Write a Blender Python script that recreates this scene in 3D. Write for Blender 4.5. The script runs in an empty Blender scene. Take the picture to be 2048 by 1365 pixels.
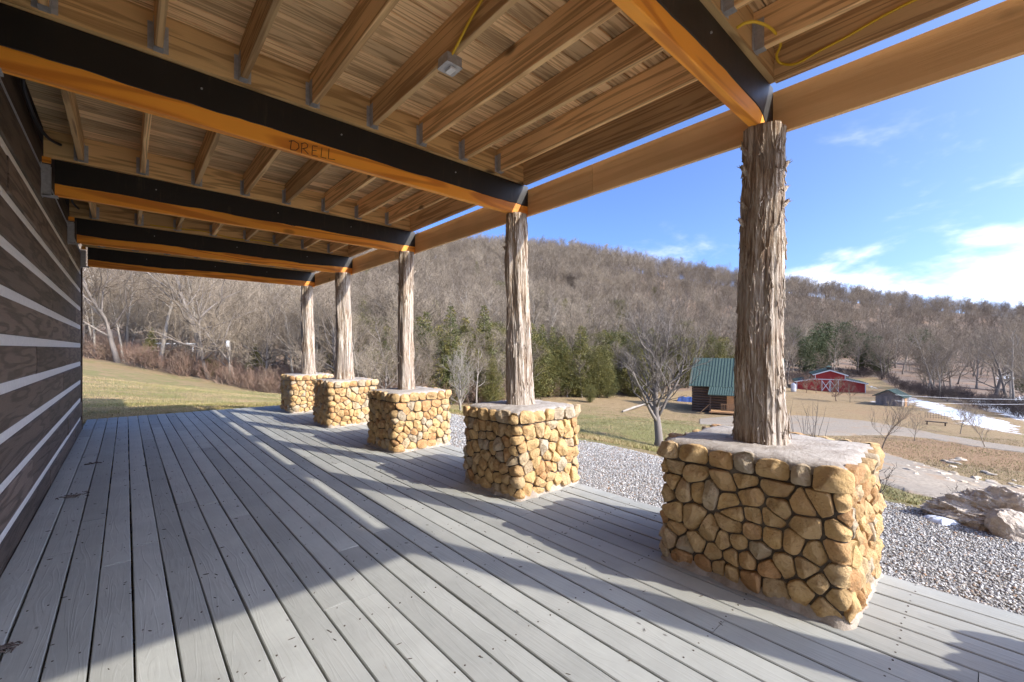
import bpy, math, random
import numpy as np
from mathutils import Vector, noise as mnoise

# ------------------------------------------------------------------ camera, sky, sun, exposure
R = math.radians
F, Y0, CH = 860.0, 698.0, 1.36                 # focal length and horizon in photo pixels, eye height above the deck
YAW = math.atan2(772, F)
SY, CY = math.sin(YAW), math.cos(YAW)
sc = bpy.context.scene
COL = sc.collection
cam = bpy.data.cameras.new('camera')
cam.sensor_width = 36.0
cam.lens = F / 2048 * 36.0
cam.shift_y = (Y0 - 682.5) / 2048
cam.clip_start, cam.clip_end = 0.05, 6000
camo = bpy.data.objects.new('camera', cam)
COL.objects.link(camo)
camo.location = (0, 0, CH)
camo.rotation_euler = (R(90), 0, -YAW)
sc.camera = camo

SUN_DX, SUN_DY = 0.545, -1.47                  # towards the sun, per metre of height
SUN_EL = math.atan2(1, math.hypot(SUN_DX, SUN_DY))
SUN_AZ = math.atan2(SUN_DX, SUN_DY)            # from +Y towards +X
w = bpy.data.worlds.new('World'); sc.world = w; w.use_nodes = True
wt = w.node_tree; wt.nodes.clear()

def node(nt, kind, ins=None, **props):
    n = nt.nodes.new(kind)
    for k, v in props.items(): setattr(n, k, v)
    for k, v in (ins or {}).items():
        if isinstance(v, bpy.types.NodeSocket): nt.links.new(v, n.inputs[k])
        else: n.inputs[k].default_value = v
    return n
def math_(nt, op, a, b=0.0, c=None, clamp=False):
    n = node(nt, 'ShaderNodeMath', {0: a, 1: b}, operation=op, use_clamp=clamp)
    if c is not None:
        if isinstance(c, bpy.types.NodeSocket): nt.links.new(c, n.inputs[2])
        else: n.inputs[2].default_value = c
    return n.outputs[0]
def vmath(nt, op, a, b=(0, 0, 0)):
    return node(nt, 'ShaderNodeVectorMath', {0: a, 1: b}, operation=op).outputs[0]
def c4(c): return (c[0], c[1], c[2], 1.0)
def mixc(nt, fac, a, b, blend='MIX'):
    n = node(nt, 'ShaderNodeMix', data_type='RGBA', blend_type=blend)
    for i, v in ((0, fac), (6, a), (7, b)):
        if isinstance(v, bpy.types.NodeSocket): nt.links.new(v, n.inputs[i])
        else: n.inputs[i].default_value = c4(v) if isinstance(v, tuple) else v
    return n.outputs[2]
def smooth(nt, v, lo, hi, a=0.0, b=1.0):
    n = node(nt, 'ShaderNodeMapRange', {0: v, 1: lo, 2: hi, 3: a, 4: b}, interpolation_type='SMOOTHSTEP')
    return n.outputs[0]
def noise_(nt, vec, scale, detail=3, rough=0.55, dist=0.0):
    n = node(nt, 'ShaderNodeTexNoise', {'Vector': vec, 'Scale': scale, 'Detail': detail, 'Roughness': rough, 'Distortion': dist})
    return n.outputs[0]

sky = node(wt, 'ShaderNodeTexSky', sky_type='NISHITA', sun_disc=False, sun_elevation=SUN_EL, sun_rotation=SUN_AZ,
           air_density=0.42, dust_density=3.0, ozone_density=8.0, altitude=200)
tc = node(wt, 'ShaderNodeTexCoord')
sep = node(wt, 'ShaderNodeSeparateXYZ', {0: tc.outputs['Generated']})
zc = math_(wt, 'MAXIMUM', sep.outputs[2], 0.0)
proj = vmath(wt, 'DIVIDE', tc.outputs['Generated'],
             node(wt, 'ShaderNodeCombineXYZ', {0: math_(wt, 'ADD', zc, .22), 1: math_(wt, 'ADD', zc, .22), 2: 1.0}).outputs[0])
cn = noise_(wt, proj, 1.15, 6, .55, .35)
cn2 = noise_(wt, proj, 4.0, 5, .6, .2)
cmix = math_(wt, 'ADD', math_(wt, 'MULTIPLY', cn, .8), math_(wt, 'MULTIPLY', cn2, .2))
low = smooth(wt, sep.outputs[2], 0.04, 0.40, 1.0, 0.0)
thr = math_(wt, 'MULTIPLY_ADD', low, -.225, .70)
cl = smooth(wt, math_(wt, 'SUBTRACT', cmix, thr), -.06, .22)
cl = math_(wt, 'MULTIPLY', cl, .85)
skyc = mixc(wt, cl, sky.outputs[0], (5.5, 5.2, 4.9))
bg = node(wt, 'ShaderNodeBackground', {'Color': skyc, 'Strength': 0.15})
node(wt, 'ShaderNodeOutputWorld', {'Surface': bg.outputs[0]})

sl = bpy.data.lights.new('sun', 'SUN')
sl.energy, sl.angle, sl.color = 2.0, R(0.55), (1.0, 0.93, 0.82)
so = bpy.data.objects.new('sun', sl); COL.objects.link(so)
so.location = (20, -50, 40)
so.rotation_euler = Vector((SUN_DX, SUN_DY, 1.0)).to_track_quat('Z', 'Y').to_euler()

vs = sc.view_settings
vs.view_transform, vs.look, vs.gamma, vs.use_curve_mapping = 'Standard', 'None', 1.0, False
vs.exposure = 1.76
sc.cycles.max_bounces = 10
sc.cycles.diffuse_bounces = 8
sc.cycles.use_denoising = True

# ------------------------------------------------------------------ helpers
random.seed(7)
RNG = np.random.default_rng(11)
def lerp(a, b, t): return a + (b - a) * t
def rayd(px, py):
    r = (px - 1024) / F
    return SY + r * CY, CY - r * SY, (Y0 - py) / F
def on_y(px, py, Y):
    dx, dy, dz = rayd(px, py); t = Y / dy
    return Vector((t * dx, Y, CH + t * dz))
def on_x(px, py, X):
    dx, dy, dz = rayd(px, py); t = X / dx
    return Vector((X, t * dy, CH + t * dz))
def at_depth(px, d):
    dx, dy, _ = rayd(px, Y0)
    return d * dx, d * dy

class MB:
    """collects shapes, builds ONE mesh object"""
    def __init__(s): s.v, s.f = [], []
    def box(s, x0, x1, y0, y1, z0, z1):
        b = len(s.v)
        s.v += [(x0, y0, z0), (x1, y0, z0), (x1, y1, z0), (x0, y1, z0), (x0, y0, z1), (x1, y0, z1), (x1, y1, z1), (x0, y1, z1)]
        s.f += [tuple(b + i for i in q) for q in ((3, 2, 1, 0), (4, 5, 6, 7), (0, 1, 5, 4), (1, 2, 6, 5), (2, 3, 7, 6), (3, 0, 4, 7))]
        return s
    def prism(s, prof, axis, a0, a1):
        """profile of (u, w) extruded along an axis: 'x' -> (a,u,w), 'y' -> (u,a,w), 'z' -> (u,w,a)"""
        b, n = len(s.v), len(prof)
        m = {'x': lambda a, u, q: (a, u, q), 'y': lambda a, u, q: (u, a, q), 'z': lambda a, u, q: (u, q, a)}[axis]
        for a in (a0, a1): s.v += [m(a, u, q) for u, q in prof]
        s.f += [tuple(range(b + n - 1, b - 1, -1)), tuple(range(b + n, b + 2 * n))]
        s.f += [(b + i, b + (i + 1) % n, b + n + (i + 1) % n, b + n + i) for i in range(n)]
        return s
    def tube(s, pts, rads, sides=5, tip=False):
        b, n = len(s.v), len(pts)
        up = Vector((0.31, 0.17, 0.93))
        for i in range(n):
            t = (pts[min(i + 1, n - 1)] - pts[max(i - 1, 0)])
            if t.length < 1e-9: t = Vector((0, 0, 1))
            t.normalize()
            u = t.cross(up)
            if u.length < 1e-3: u = t.cross(Vector((1, 0, 0)))
            u.normalize(); q = t.cross(u)
            if tip and i == n - 1:
                s.v.append(tuple(pts[i])); break
            r = rads[i]
            for k in range(sides):
                a = 2 * math.pi * k / sides
                s.v.append(tuple(pts[i] + u * (r * math.cos(a)) + q * (r * math.sin(a))))
        m = n - 1 if tip else n
        for i in range(m - 1):
            for k in range(sides):
                k2 = (k + 1) % sides
                s.f.append((b + i * sides + k, b + i * sides + k2, b + (i + 1) * sides + k2, b + (i + 1) * sides + k))
        if tip:
            e = b + m * sides
            for k in range(sides): s.f.append((b + (m - 1) * sides + k, b + (m - 1) * sides + (k + 1) % sides, e))
        else:
            s.f.append(tuple(b + (n - 1) * sides + k for k in range(sides)))
        s.f.append(tuple(b + k for k in range(sides - 1, -1, -1)))
        return s
    def mesh(s, name, mat, smooth=False):
        me = bpy.data.meshes.new(name)
        me.from_pydata(s.v, [], s.f)
        if smooth: me.polygons.foreach_set('use_smooth', [True] * len(me.polygons))
        if mat: me.materials.append(mat)
        me.update()
        return me
    def build(s, name, mat, parent=None, smooth=False, loc=None):
        return place(name, s.mesh(name, mat, smooth), parent, loc)

def place(name, me, parent=None, loc=None, rot=None, scale=None):
    o = bpy.data.objects.new(name, me)
    COL.objects.link(o)
    if loc is not None: o.location = loc
    if rot is not None: o.rotation_euler = rot
    if scale is not None: o.scale = scale
    if parent is not None: o.parent = parent
    return o
def tag(o, label=None, cat=None, group=None, kind=None):
    for k, v in (('label', label), ('category', cat), ('group', group), ('kind', kind)):
        if v: o[k] = v
    return o
def thing(name, label, cat, loc=(0, 0, 0), rz=0.0, group=None):
    o = place(name, None, None, loc, (0, 0, rz))
    return tag(o, label, cat, group)

# ------------------------------------------------------------------ materials
def new_mat(name):
    m = bpy.data.materials.new(name); m.use_nodes = True
    nt = m.node_tree; nt.nodes.clear()
    b = node(nt, 'ShaderNodeBsdfPrincipled')
    node(nt, 'ShaderNodeOutputMaterial', {'Surface': b.outputs[0]})
    return m, nt, b
def setin(nt, b, k, v):
    if isinstance(v, bpy.types.NodeSocket): nt.links.new(v, b.inputs[k])
    else: b.inputs[k].default_value = c4(v) if isinstance(v, tuple) else v
def bump(nt, b, height, dist=0.01, strength=1.0):
    n = node(nt, 'ShaderNodeBump', {'Height': height, 'Distance': dist, 'Strength': strength})
    nt.links.new(n.outputs[0], b.inputs['Normal'])
def obj_vec(nt, spread=37.0):
    tc = node(nt, 'ShaderNodeTexCoord').outputs['Object']
    rnd = node(nt, 'ShaderNodeObjectInfo').outputs['Random']
    off = node(nt, 'ShaderNodeCombineXYZ', {0: math_(nt, 'MULTIPLY', rnd, spread), 1: math_(nt, 'MULTIPLY', rnd, spread * 2.3), 2: math_(nt, 'MULTIPLY', rnd, spread * 1.7)})
    return vmath(nt, 'ADD', tc, off.outputs[0]), rnd
def wood(name, light, dark, axis, freq=26.0, scale=5.0, contrast=.6, knots=.5, rough=.75, vary=.25, relief=.0015, stain=None, stretch=.1, fine=.4):
    m, nt, b = new_mat(name)
    v, rnd = obj_vec(nt)
    st = [1.0, 1.0, 1.0]; st['xyz'.index(axis)] = stretch
    v1 = vmath(nt, 'MULTIPLY', v, tuple(st))
    st2 = [1.0, 1.0, 1.0]; st2['xyz'.index(axis)] = .018
    v2 = vmath(nt, 'MULTIPLY', v, tuple(st2))
    n1 = noise_(nt, v1, scale, 2, .45, .3)
    ring = math_(nt, 'SINE', math_(nt, 'MULTIPLY', n1, freq * 3.1416))
    ring = smooth(nt, ring, -.35, 1.0)
    fn = noise_(nt, v2, 120, 4, .7)
    fac = math_(nt, 'MULTIPLY', ring, contrast)
    fac = math_(nt, 'ADD', fac, math_(nt, 'MULTIPLY', math_(nt, 'SUBTRACT', fn, .5), fine * 1.6), clamp=True)
    col = mixc(nt, fac, light, dark)
    if knots:
        st3 = [1.0, 1.0, 1.0]; st3['xyz'.index(axis)] = .5
        vo = node(nt, 'ShaderNodeTexVoronoi', {'Vector': vmath(nt, 'MULTIPLY', v, tuple(st3)), 'Scale': 3.1})
        kf = smooth(nt, vo.outputs['Distance'], .05, .13, knots, 0.0)
        col = mixc(nt, kf, col, tuple(x * .32 for x in dark))
    bl = noise_(nt, vmath(nt, 'MULTIPLY', v, tuple(lerp(1, x, .5) for x in st)), 1.9, 3)
    val = math_(nt, 'ADD', math_(nt, 'MULTIPLY', math_(nt, 'SUBTRACT', rnd, .5), vary * 1.6), math_(nt, 'MULTIPLY_ADD', bl, .7, .65))
    hs = node(nt, 'ShaderNodeHueSaturation', {'Color': col, 'Value': val, 'Saturation': 1.0})
    col = hs.outputs[0]
    if stain:
        sn = noise_(nt, v, 2.4, 4, .6)
        col = mixc(nt, smooth(nt, sn, .56, .72, 0, .75), col, stain)
    setin(nt, b, 'Base Color', col); setin(nt, b, 'Roughness', rough)
    bump(nt, b, math_(nt, 'ADD', math_(nt, 'MULTIPLY', ring, -.6), fn), relief)
    return m
def plain(name, col, rough=.6, metal=0.0, var=.15, nscale=8.0, relief=0.0, world=False):
    m, nt, b = new_mat(name)
    v, rnd = obj_vec(nt)
    n = noise_(nt, v, nscale, 5, .6)
    f = math_(nt, 'MULTIPLY_ADD', math_(nt, 'SUBTRACT', n, .5), var * 3, 1.0)
    hs = node(nt, 'ShaderNodeHueSaturation', {'Color': c4(col), 'Value': f})
    setin(nt, b, 'Base Color', hs.outputs[0]); setin(nt, b, 'Roughness', rough); setin(nt, b, 'Metallic', metal)
    if relief: bump(nt, b, n, relief)
    return m
MAT = {}
MAT['ceil'] = wood('ceiling_pine', (.82, .58, .31), (.32, .165, .058), 'x', freq=11, scale=17, contrast=.55, knots=.5, vary=.36, stretch=.045, fine=.8, stain=(.55, .37, .18))
MAT['joist'] = wood('joist_pine', (.78, .52, .25), (.28, .14, .048), 'y', freq=11, scale=13.0, contrast=.6, knots=.8, vary=.4, stretch=.035, fine=.7)
MAT['ledger'] = wood('ledger_pine', (.76, .50, .22), (.30, .155, .05), 'x', freq=11, scale=10, contrast=.6, knots=.9, vary=.3, stretch=.07, fine=.6)
MAT['orange'] = wood('orange_timber', (.92, .37, .038), (.55, .16, .014), 'x', freq=16, scale=4.5, contrast=.75, knots=.55, rough=.5, vary=.18, stretch=.07, fine=.25)
MAT['fascia'] = wood('fascia_board', (.78, .50, .235), (.60, .345, .14), 'y', freq=9, scale=7.0, contrast=.5, knots=.6, vary=.15, stretch=.04, fine=.5)
MAT['plank'] = wood('wall_plank', (.135, .098, .074), (.045, .031, .022), 'y', freq=8, scale=11, contrast=.8, knots=.7, rough=.6, vary=.6, stretch=.09, fine=.8, relief=.004, stain=(.105, .075, .052))
MAT['chink'] = plain('chinking', (.70, .67, .62), .85, var=.12, nscale=30, relief=.002)
MAT['darkwood'] = wood('dark_rim_wood', (.075, .045, .028), (.025, .014, .009), 'y', freq=8, contrast=.6, knots=.3)
def m_black():
    m, nt, b = new_mat('black_coating')
    v, rnd = obj_vec(nt)
    st = noise_(nt, vmath(nt, 'MULTIPLY', v, (1, 1, .12)), 26, 5, .7); bl = noise_(nt, v, 3.2, 4)
    f = math_(nt, 'MULTIPLY', smooth(nt, st, .54, .74), smooth(nt, bl, .40, .62))
    setin(nt, b, 'Base Color', mixc(nt, f, (.010, .0088, .008), (.055, .04, .028)))
    setin(nt, b, 'Roughness', math_(nt, 'MULTIPLY_ADD', bl, .35, .35)); bump(nt, b, st, .0008)
    return m
MAT['black'] = m_black()
MAT['steel'] = plain('galvanised_steel', (.42, .43, .45), .5, .4, var=.3, nscale=40)
MAT['yellow'] = plain('yellow_cable', (.68, .44, .02), .45, var=.06)
MAT['cable'] = plain('black_cable', (.03, .03, .033), .45, var=.1)
MAT['ink'] = plain('marker_ink', (.012, .006, .004), .6)
MAT['white'] = plain('white_paint', (.74, .74, .74), .5, var=.05)
MAT['grayshed'] = wood('weathered_boards', (.27, .24, .22), (.14, .12, .11), 'z', contrast=.6, knots=.1)
MAT['red'] = wood('barn_red', (.36, .032, .03), (.24, .022, .02), 'z', contrast=.4, knots=0, vary=.1)
MAT['cabin'] = wood('cabin_logs', (.105, .066, .045), (.05, .03, .02), 'x', contrast=.6, knots=.2)
MAT['newwood'] = wood('new_porch_wood', (.46, .26, .12), (.32, .16, .07), 'x', contrast=.5, knots=.2)
MAT['glass'] = plain('solar_glass', (.10, .15, .24), .12, .1, var=.1)
MAT['rust'] = plain('rusty_dark', (.07, .05, .04), .8)
MAT['blue'] = plain('blue_tarp', (.05, .10, .30), .5)

def m_green_roof():
    m, nt, b = new_mat('green_metal_roof')
    v, rnd = obj_vec(nt, 0)
    n = noise_(nt, v, 2.0, 4)
    setin(nt, b, 'Base Color', mixc(nt, n, (.055, .088, .068), (.085, .125, .098)))
    setin(nt, b, 'Roughness', .6)
    return m
MAT['green'] = m_green_roof()

def m_deck():
    m, nt, b = new_mat('grey_deck_paint')
    v, rnd = obj_vec(nt)
    v1 = vmath(nt, 'MULTIPLY', v, (1, .05, 1))
    gr = noise_(nt, v1, 70, 4, .7)
    gs = noise_(nt, vmath(nt, 'MULTIPLY', v, (1, .1, 1)), 9, 2, .5, .4)
    cath = smooth(nt, math_(nt, 'SINE', math_(nt, 'MULTIPLY', gs, 60)), .2, 1)
    bl = noise_(nt, v, 2.2, 5, .65)
    base = mixc(nt, smooth(nt, bl, .3, .7), (.305, .311, .289), (.365, .370, .344))
    val = math_(nt, 'MULTIPLY_ADD', rnd, .26, .86)
    base = node(nt, 'ShaderNodeHueSaturation', {'Color': base, 'Value': val}).outputs[0]
    # worn paint: bare reddish wood in thin scratches and along board edges
    wn = noise_(nt, vmath(nt, 'MULTIPLY', v, (1, .12, 1)), 24, 5, .75)
    wl = noise_(nt, v, 1.3, 3)
    worn = math_(nt, 'MULTIPLY', smooth(nt, wn, .66, .74), smooth(nt, wl, .5, .68))
    base = mixc(nt, worn, base, (.23, .15, .11))
    # scuffs and dark specks
    vo = node(nt, 'ShaderNodeTexVoronoi', {'Vector': vmath(nt, 'MULTIPLY', v, (1, .55, 1)), 'Scale': 7.5})
    sp = smooth(nt, vo.outputs['Distance'], .03, .07, .8, 0)
    sp = math_(nt, 'MULTIPLY', sp, smooth(nt, noise_(nt, v, 5, 2), .52, .6))
    base = mixc(nt, sp, base, (.10, .09, .08))
    dn = noise_(nt, v, 3.1, 6, .7)
    base = mixc(nt, smooth(nt, dn, .62, .74, 0, .45), base, (.30, .29, .27))
    setin(nt, b, 'Base Color', base); setin(nt, b, 'Roughness', math_(nt, 'MULTIPLY_ADD', bl, .25, .66)); setin(nt, b, 'Specular IOR Level', .3)
    bump(nt, b, math_(nt, 'ADD', math_(nt, 'MULTIPLY', gr, .7), math_(nt, 'MULTIPLY', cath, .4)), .0012)
    return m
MAT['deck'] = m_deck()

def m_stone():
    m, nt, b = new_mat('field_stone')
    v, rnd = obj_vec(nt, 11)
    n1 = noise_(nt, v, 9, 4, .6)
    n2 = noise_(nt, v, 55, 5, .7)
    r2 = math_(nt, 'FRACT', math_(nt, 'MULTIPLY', rnd, 7.31))
    c = mixc(nt, rnd, (.60, .39, .165), (.49, .325, .15))
    c = mixc(nt, smooth(nt, r2, .6, 1.0, 0, .75), c, (.44, .225, .09))
    c = mixc(nt, smooth(nt, r2, .0, .3, .85, 0), c, (.42, .355, .26))
    c = mixc(nt, smooth(nt, n1, .5, .75, 0, .55), c, (.27, .155, .075))
    n3 = noise_(nt, v, 22, 5, .75)
    c = mixc(nt, smooth(nt, n3, .56, .7, 0, .55), c, (.22, .13, .065))
    c = mixc(nt, smooth(nt, n2, .55, .8, 0, .5), c, (.58, .45, .27))
    setin(nt, b, 'Base Color', c); setin(nt, b, 'Roughness', .85)
    bump(nt, b, math_(nt, 'ADD', math_(nt, 'MULTIPLY', n1, 1.0), math_(nt, 'MULTIPLY', n2, .5)), .03)
    return m
MAT['stone'] = m_stone()
def m_rough(name, c1, c2, s1=6, s2=60, relief=.008, rough=.9, spot=None):
    m, nt, b = new_mat(name)
    v, rnd = obj_vec(nt, 5)
    n1 = noise_(nt, v, s1, 5, .6); n2 = noise_(nt, v, s2, 4, .7)
    c = mixc(nt, smooth(nt, math_(nt, 'ADD', math_(nt, 'MULTIPLY', n1, .6), math_(nt, 'MULTIPLY', n2, .4)), .35, .65), c1, c2)
    if spot: c = mixc(nt, smooth(nt, n2, .62, .72, 0, .8), c, spot)
    setin(nt, b, 'Base Color', c); setin(nt, b, 'Roughness', rough)
    bump(nt, b, math_(nt, 'ADD', n1, math_(nt, 'MULTIPLY', n2, .6)), relief)
    return m
MAT['joint'] = m_rough('joint_mortar', (.065, .05, .036), (.15, .12, .088), relief=.01)
MAT['mortar'] = m_rough('pale_mortar', (.30, .255, .21), (.46, .415, .36), 9, 70, .012, spot=(.19, .155, .12))
MAT['footing'] = m_rough('pink_mortar', (.29, .24, .19), (.43, .365, .30), 9, 60, .012)
MAT['boulder'] = m_rough('boulder_rock', (.36, .29, .22), (.62, .54, .45), 3.5, 26, .05, spot=(.17, .11, .075))
MAT['rubble'] = m_rough('rubble_rock', (.40, .31, .21), (.62, .53, .41), 3, 20, .02)
MAT['snow'] = plain('snow', (.80, .84, .90), .6, var=.04, nscale=5, relief=.01)

def m_bark():
    m, nt, b = new_mat('cedar_bark')
    v, rnd = obj_vec(nt, 13)
    v1 = vmath(nt, 'MULTIPLY', v, (1, 1, .055))
    v2 = vmath(nt, 'MULTIPLY', v, (1, 1, .12))
    n1 = noise_(nt, v1, 38, 4, .65, .5)
    n2 = noise_(nt, v2, 110, 3, .7)
    n3 = noise_(nt, v, 3.0, 3)
    f = math_(nt, 'ADD', math_(nt, 'MULTIPLY', n1, .65), math_(nt, 'MULTIPLY', n2, .35))
    r = node(nt, 'ShaderNodeValToRGB', {0: f})
    e = r.color_ramp.elements
    e[0].position, e[0].color = .35, (.07, .034, .018, 1)
    e[1].position, e[1].color = .62, (.70, .61, .52, 1)
    for p, c in ((.42, (.15, .088, .050)), (.475, (.29, .195, .118)), (.53, (.44, .365, .28))):
        x = e.new(p); x.color = c4(c)
    c = mixc(nt, smooth(nt, n3, .40, .65, .12, .55), r.outputs[0], (.36, .315, .27), 'MIX')
    setin(nt, b, 'Base Color', c); setin(nt, b, 'Roughness', .9)
    bump(nt, b, f, .03)
    return m
MAT['bark'] = m_bark()
def m_twig(name, c1, c2, c3):
    m, nt, b = new_mat(name)
    rnd = node(nt, 'ShaderNodeObjectInfo').outputs['Random']
    tc = node(nt, 'ShaderNodeTexCoord').outputs['Object']
    n = noise_(nt, tc, .7, 3)
    c = mixc(nt, rnd, c1, c2)
    c = mixc(nt, smooth(nt, n, .45, .7, 0, .5), c, c3)
    setin(nt, b, 'Base Color', c); setin(nt, b, 'Roughness', .85)
    return m
MAT['twig'] = m_twig('bare_twigs', (.33, .265, .185), (.135, .102, .074), (.285, .225, .16))
MAT['trunk'] = m_twig('grey_bark', (.19, .16, .135), (.14, .115, .095), (.27, .235, .20))
MAT['paletrunk'] = m_twig('pale_bark', (.29, .25, .205), (.22, .19, .155), (.36, .32, .27))
MAT['redtwig'] = m_twig('reddish_twigs', (.25, .15, .105), (.22, .155, .105), (.31, .225, .155))
MAT['darktwig'] = m_twig('dark_twigs', (.085, .065, .055), (.075, .05, .045), (.12, .095, .08))
def m_leaf(name, c1, c2, c3):
    m, nt, b = new_mat(name)
    rnd = node(nt, 'ShaderNodeObjectInfo').outputs['Random']
    tc = node(nt, 'ShaderNodeTexCoord').outputs['Object']
    n = noise_(nt, tc, 1.6, 4)
    n2 = noise_(nt, tc, 9, 2)
    c = mixc(nt, rnd, c1, c2)
    c = mixc(nt, smooth(nt, n, .45, .68), c, c3)
    c = node(nt, 'ShaderNodeHueSaturation', {'Color': c, 'Value': math_(nt, 'MULTIPLY_ADD', n2, .9, .55)}).outputs[0]
    setin(nt, b, 'Base Color', c); setin(nt, b, 'Roughness', .7)
    return m
MAT['cedar'] = m_leaf('cedar_leaves', (.075, .088, .024), (.125, .118, .028), (.215, .175, .038))
MAT['pine'] = m_leaf('dark_evergreen', (.06, .085, .032), (.08, .10, .036), (.13, .13, .045))

# ------------------------------------------------------------------ terrain
def smst(x, a, b):
    t = np.clip((x - a) / (b - a), 0, 1); return t * t * (3 - 2 * t)
def cp(px, py, d):
    X, Y = at_depth(px, d); return (X, Y, CH + (Y0 - py) / F * d)
CP = [(X, Y, -.10) for X in (-14, -6, -1, 1.5, 3.5, 4.7) for Y in (-10, -4, 2, 7, 12.3)]
CP += [cp(*a) for a in ((200, 770, 20), (200, 745, 30), (165, 715, 44), (300, 798, 17), (300, 762, 30), (300, 740, 42), (450, 790, 24), (450, 777, 34),
    (450, 768, 41), (560, 800, 25), (560, 792, 38), (700, 803, 33), (925, 836, 31), (925, 855, 21), (1250, 886, 10), (1318, 895, 17.5), (1250, 862, 20.5),
    (1250, 842, 28), (1180, 830, 36), (1400, 842, 38), (1440, 826, 46), (1560, 800, 60), (1660, 784, 82), (1800, 1008, 7.6), (1800, 985, 10), (1800, 948, 13.5),
    (1900, 978, 12.5), (2048, 1012, 11), (1900, 927, 19), (2048, 940, 17), (1800, 905, 23), (2000, 892, 28), (1750, 870, 30), (1900, 868, 34), (2048, 880, 31),
    (1900, 836, 45), (1780, 812, 56), (2048, 850, 42), (1900, 800, 62), (2048, 802, 66), (1850, 766, 95), (2000, 748, 120), (1750, 762, 100),
    (1100, 802, 50), (1000, 800, 48), (800, 792, 47), (2300, 900, 35), (2300, 1010, 14), (2300, 810, 80), (1500, 880, 22), (1550, 860, 28))]
RIDGE = [(-900, 430, 160, 50), (-300, 425, 180, 52), (165, 448, 190, 55), (400, 458, 200, 55), (600, 466, 210, 56), (800, 474, 225, 58), (1000, 474, 240, 64), (1200, 494, 255, 80),
         (1400, 527, 270, 95), (1600, 555, 300, 115), (1800, 582, 330, 135), (2048, 603, 360, 150), (2400, 622, 400, 160), (3200, 640, 420, 160)]
for px, sil, d, dt in RIDGE:
    X, Y = at_depth(px, d)
    zr = CH + (Y0 - sil) / F * d - 12
    CP.append((X, Y, zr))
    ztoe = float(np.interp(px, (-300, 165, 600, 1000, 1400, 2400), (3.0, 2.0, -2.6, -4.2, -5.6, -5.0)))
    for t, q in ((.22, .13), (.5, .42), (.78, .78)):
        dd = lerp(dt, d, t); X, Y = at_depth(px, dd); CP.append((X, Y, lerp(ztoe, zr, q)))
    X, Y = at_depth(px, d * 1.5); CP.append((X, Y, zr - 6))
CP += [(-60, -60, 3), (60, -70, -6), (0, -120, 0), (160, -60, -7), (-120, 30, 8), (-250, 100, 30), (-200, -200, 10), (250, -200, 0), (0, -400, 10), (-500, 0, 30), (500, -100, 15), (600, -500, 15), (-600, -500, 15)]
CPA = np.array(CP, float)
S0 = 100.0
def _phi(r2): return np.where(r2 > 0, .5 * r2 * np.log(np.maximum(r2, 1e-12)), 0)
A = CPA[:, :2] / S0
K = _phi(((A[:, None] - A[None]) ** 2).sum(-1)) + np.eye(len(A)) * 2e-5
Pm = np.c_[np.ones(len(A)), A]
WTS = np.linalg.solve(np.block([[K, Pm], [Pm.T, np.zeros((3, 3))]]), np.r_[CPA[:, 2], 0, 0, 0])
def terrain(X, Y):
    X = np.atleast_1d(np.asarray(X, float)); Y = np.atleast_1d(np.asarray(Y, float))
    rr = np.hypot(X, Y); k = np.where(rr > 520, 520 / np.maximum(rr, 1e-6), 1.0)
    q = np.c_[X * k, Y * k] / S0
    out = np.empty(len(q))
    for i in range(0, len(q), 20000):
        p = q[i:i + 20000]
        d2 = ((p[:, None] - A[None]) ** 2).sum(-1)
        out[i:i + 20000] = _phi(d2) @ WTS[:-3] + WTS[-3] + p @ WTS[-2:]
    dxp = np.maximum(np.maximum(-40 - X, X - 4.7), 0); dyp = np.maximum(np.maximum(-14 - Y, Y - 11.6), 0)
    wpad = 1 - smst(np.hypot(dxp, dyp), 0.0, 2.2)
    z = out * (1 - wpad) - .10 * wpad
    amp = smst(np.hypot(dxp, dyp), 3, 20)
    z = z + amp * (.10 * np.sin(X * .21 + 1.3 * np.sin(Y * .13)) * np.cos(Y * .17 + .8) + .05 * np.sin(X * .6 + Y * .43))
    return np.clip(z, -14, 120)
def tz(x, y): return float(terrain([x], [y])[0])
def G(px, py):
    """where the view ray of a photo pixel meets the ground"""
    dx, dy, dz = rayd(px, py)
    t = np.geomspace(2.5, 420, 1600)
    h = CH + dz * t - terrain(dx * t, dy * t)
    i = int(np.argmax(h < 0)) if (h < 0).any() else len(t) - 1
    tt = t[i]
    if i > 0 and h[i - 1] > 0: tt = lerp(t[i - 1], t[i], h[i - 1] / (h[i - 1] - h[i] + 1e-9))
    return Vector((dx * tt, dy * tt, tz(dx * tt, dy * tt)))
def gd(px, d):
    X, Y = at_depth(px, d); return Vector((X, Y, tz(X, Y)))
EDGE = [(-900, 46), (-200, 45), (165, 44), (300, 43), (450, 41.5), (560, 39), (700, 37), (850, 39), (925, 43), (1000, 47), (1100, 53), (1200, 58), (1300, 62), (1450, 72), (1600, 96),
        (1750, 106), (1800, 84), (1850, 67), (1930, 55), (2048, 45.5), (2300, 41), (3600, 40)]
EAZ = np.array([YAW + math.atan((p - 1024) / F) for p, _ in EDGE])
ERR = np.array([d / math.cos(math.atan((p - 1024) / F)) for p, d in EDGE])
def edge_sd(X, Y):
    """metres inside the woods (positive) in plan"""
    az = np.arctan2(X, Y)
    e = np.interp(az, EAZ, ERR)
    sd = np.hypot(X, Y) - e
    return np.where((az < EAZ[0] - .3) | (az > EAZ[-1] + .15), -30, sd)
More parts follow.
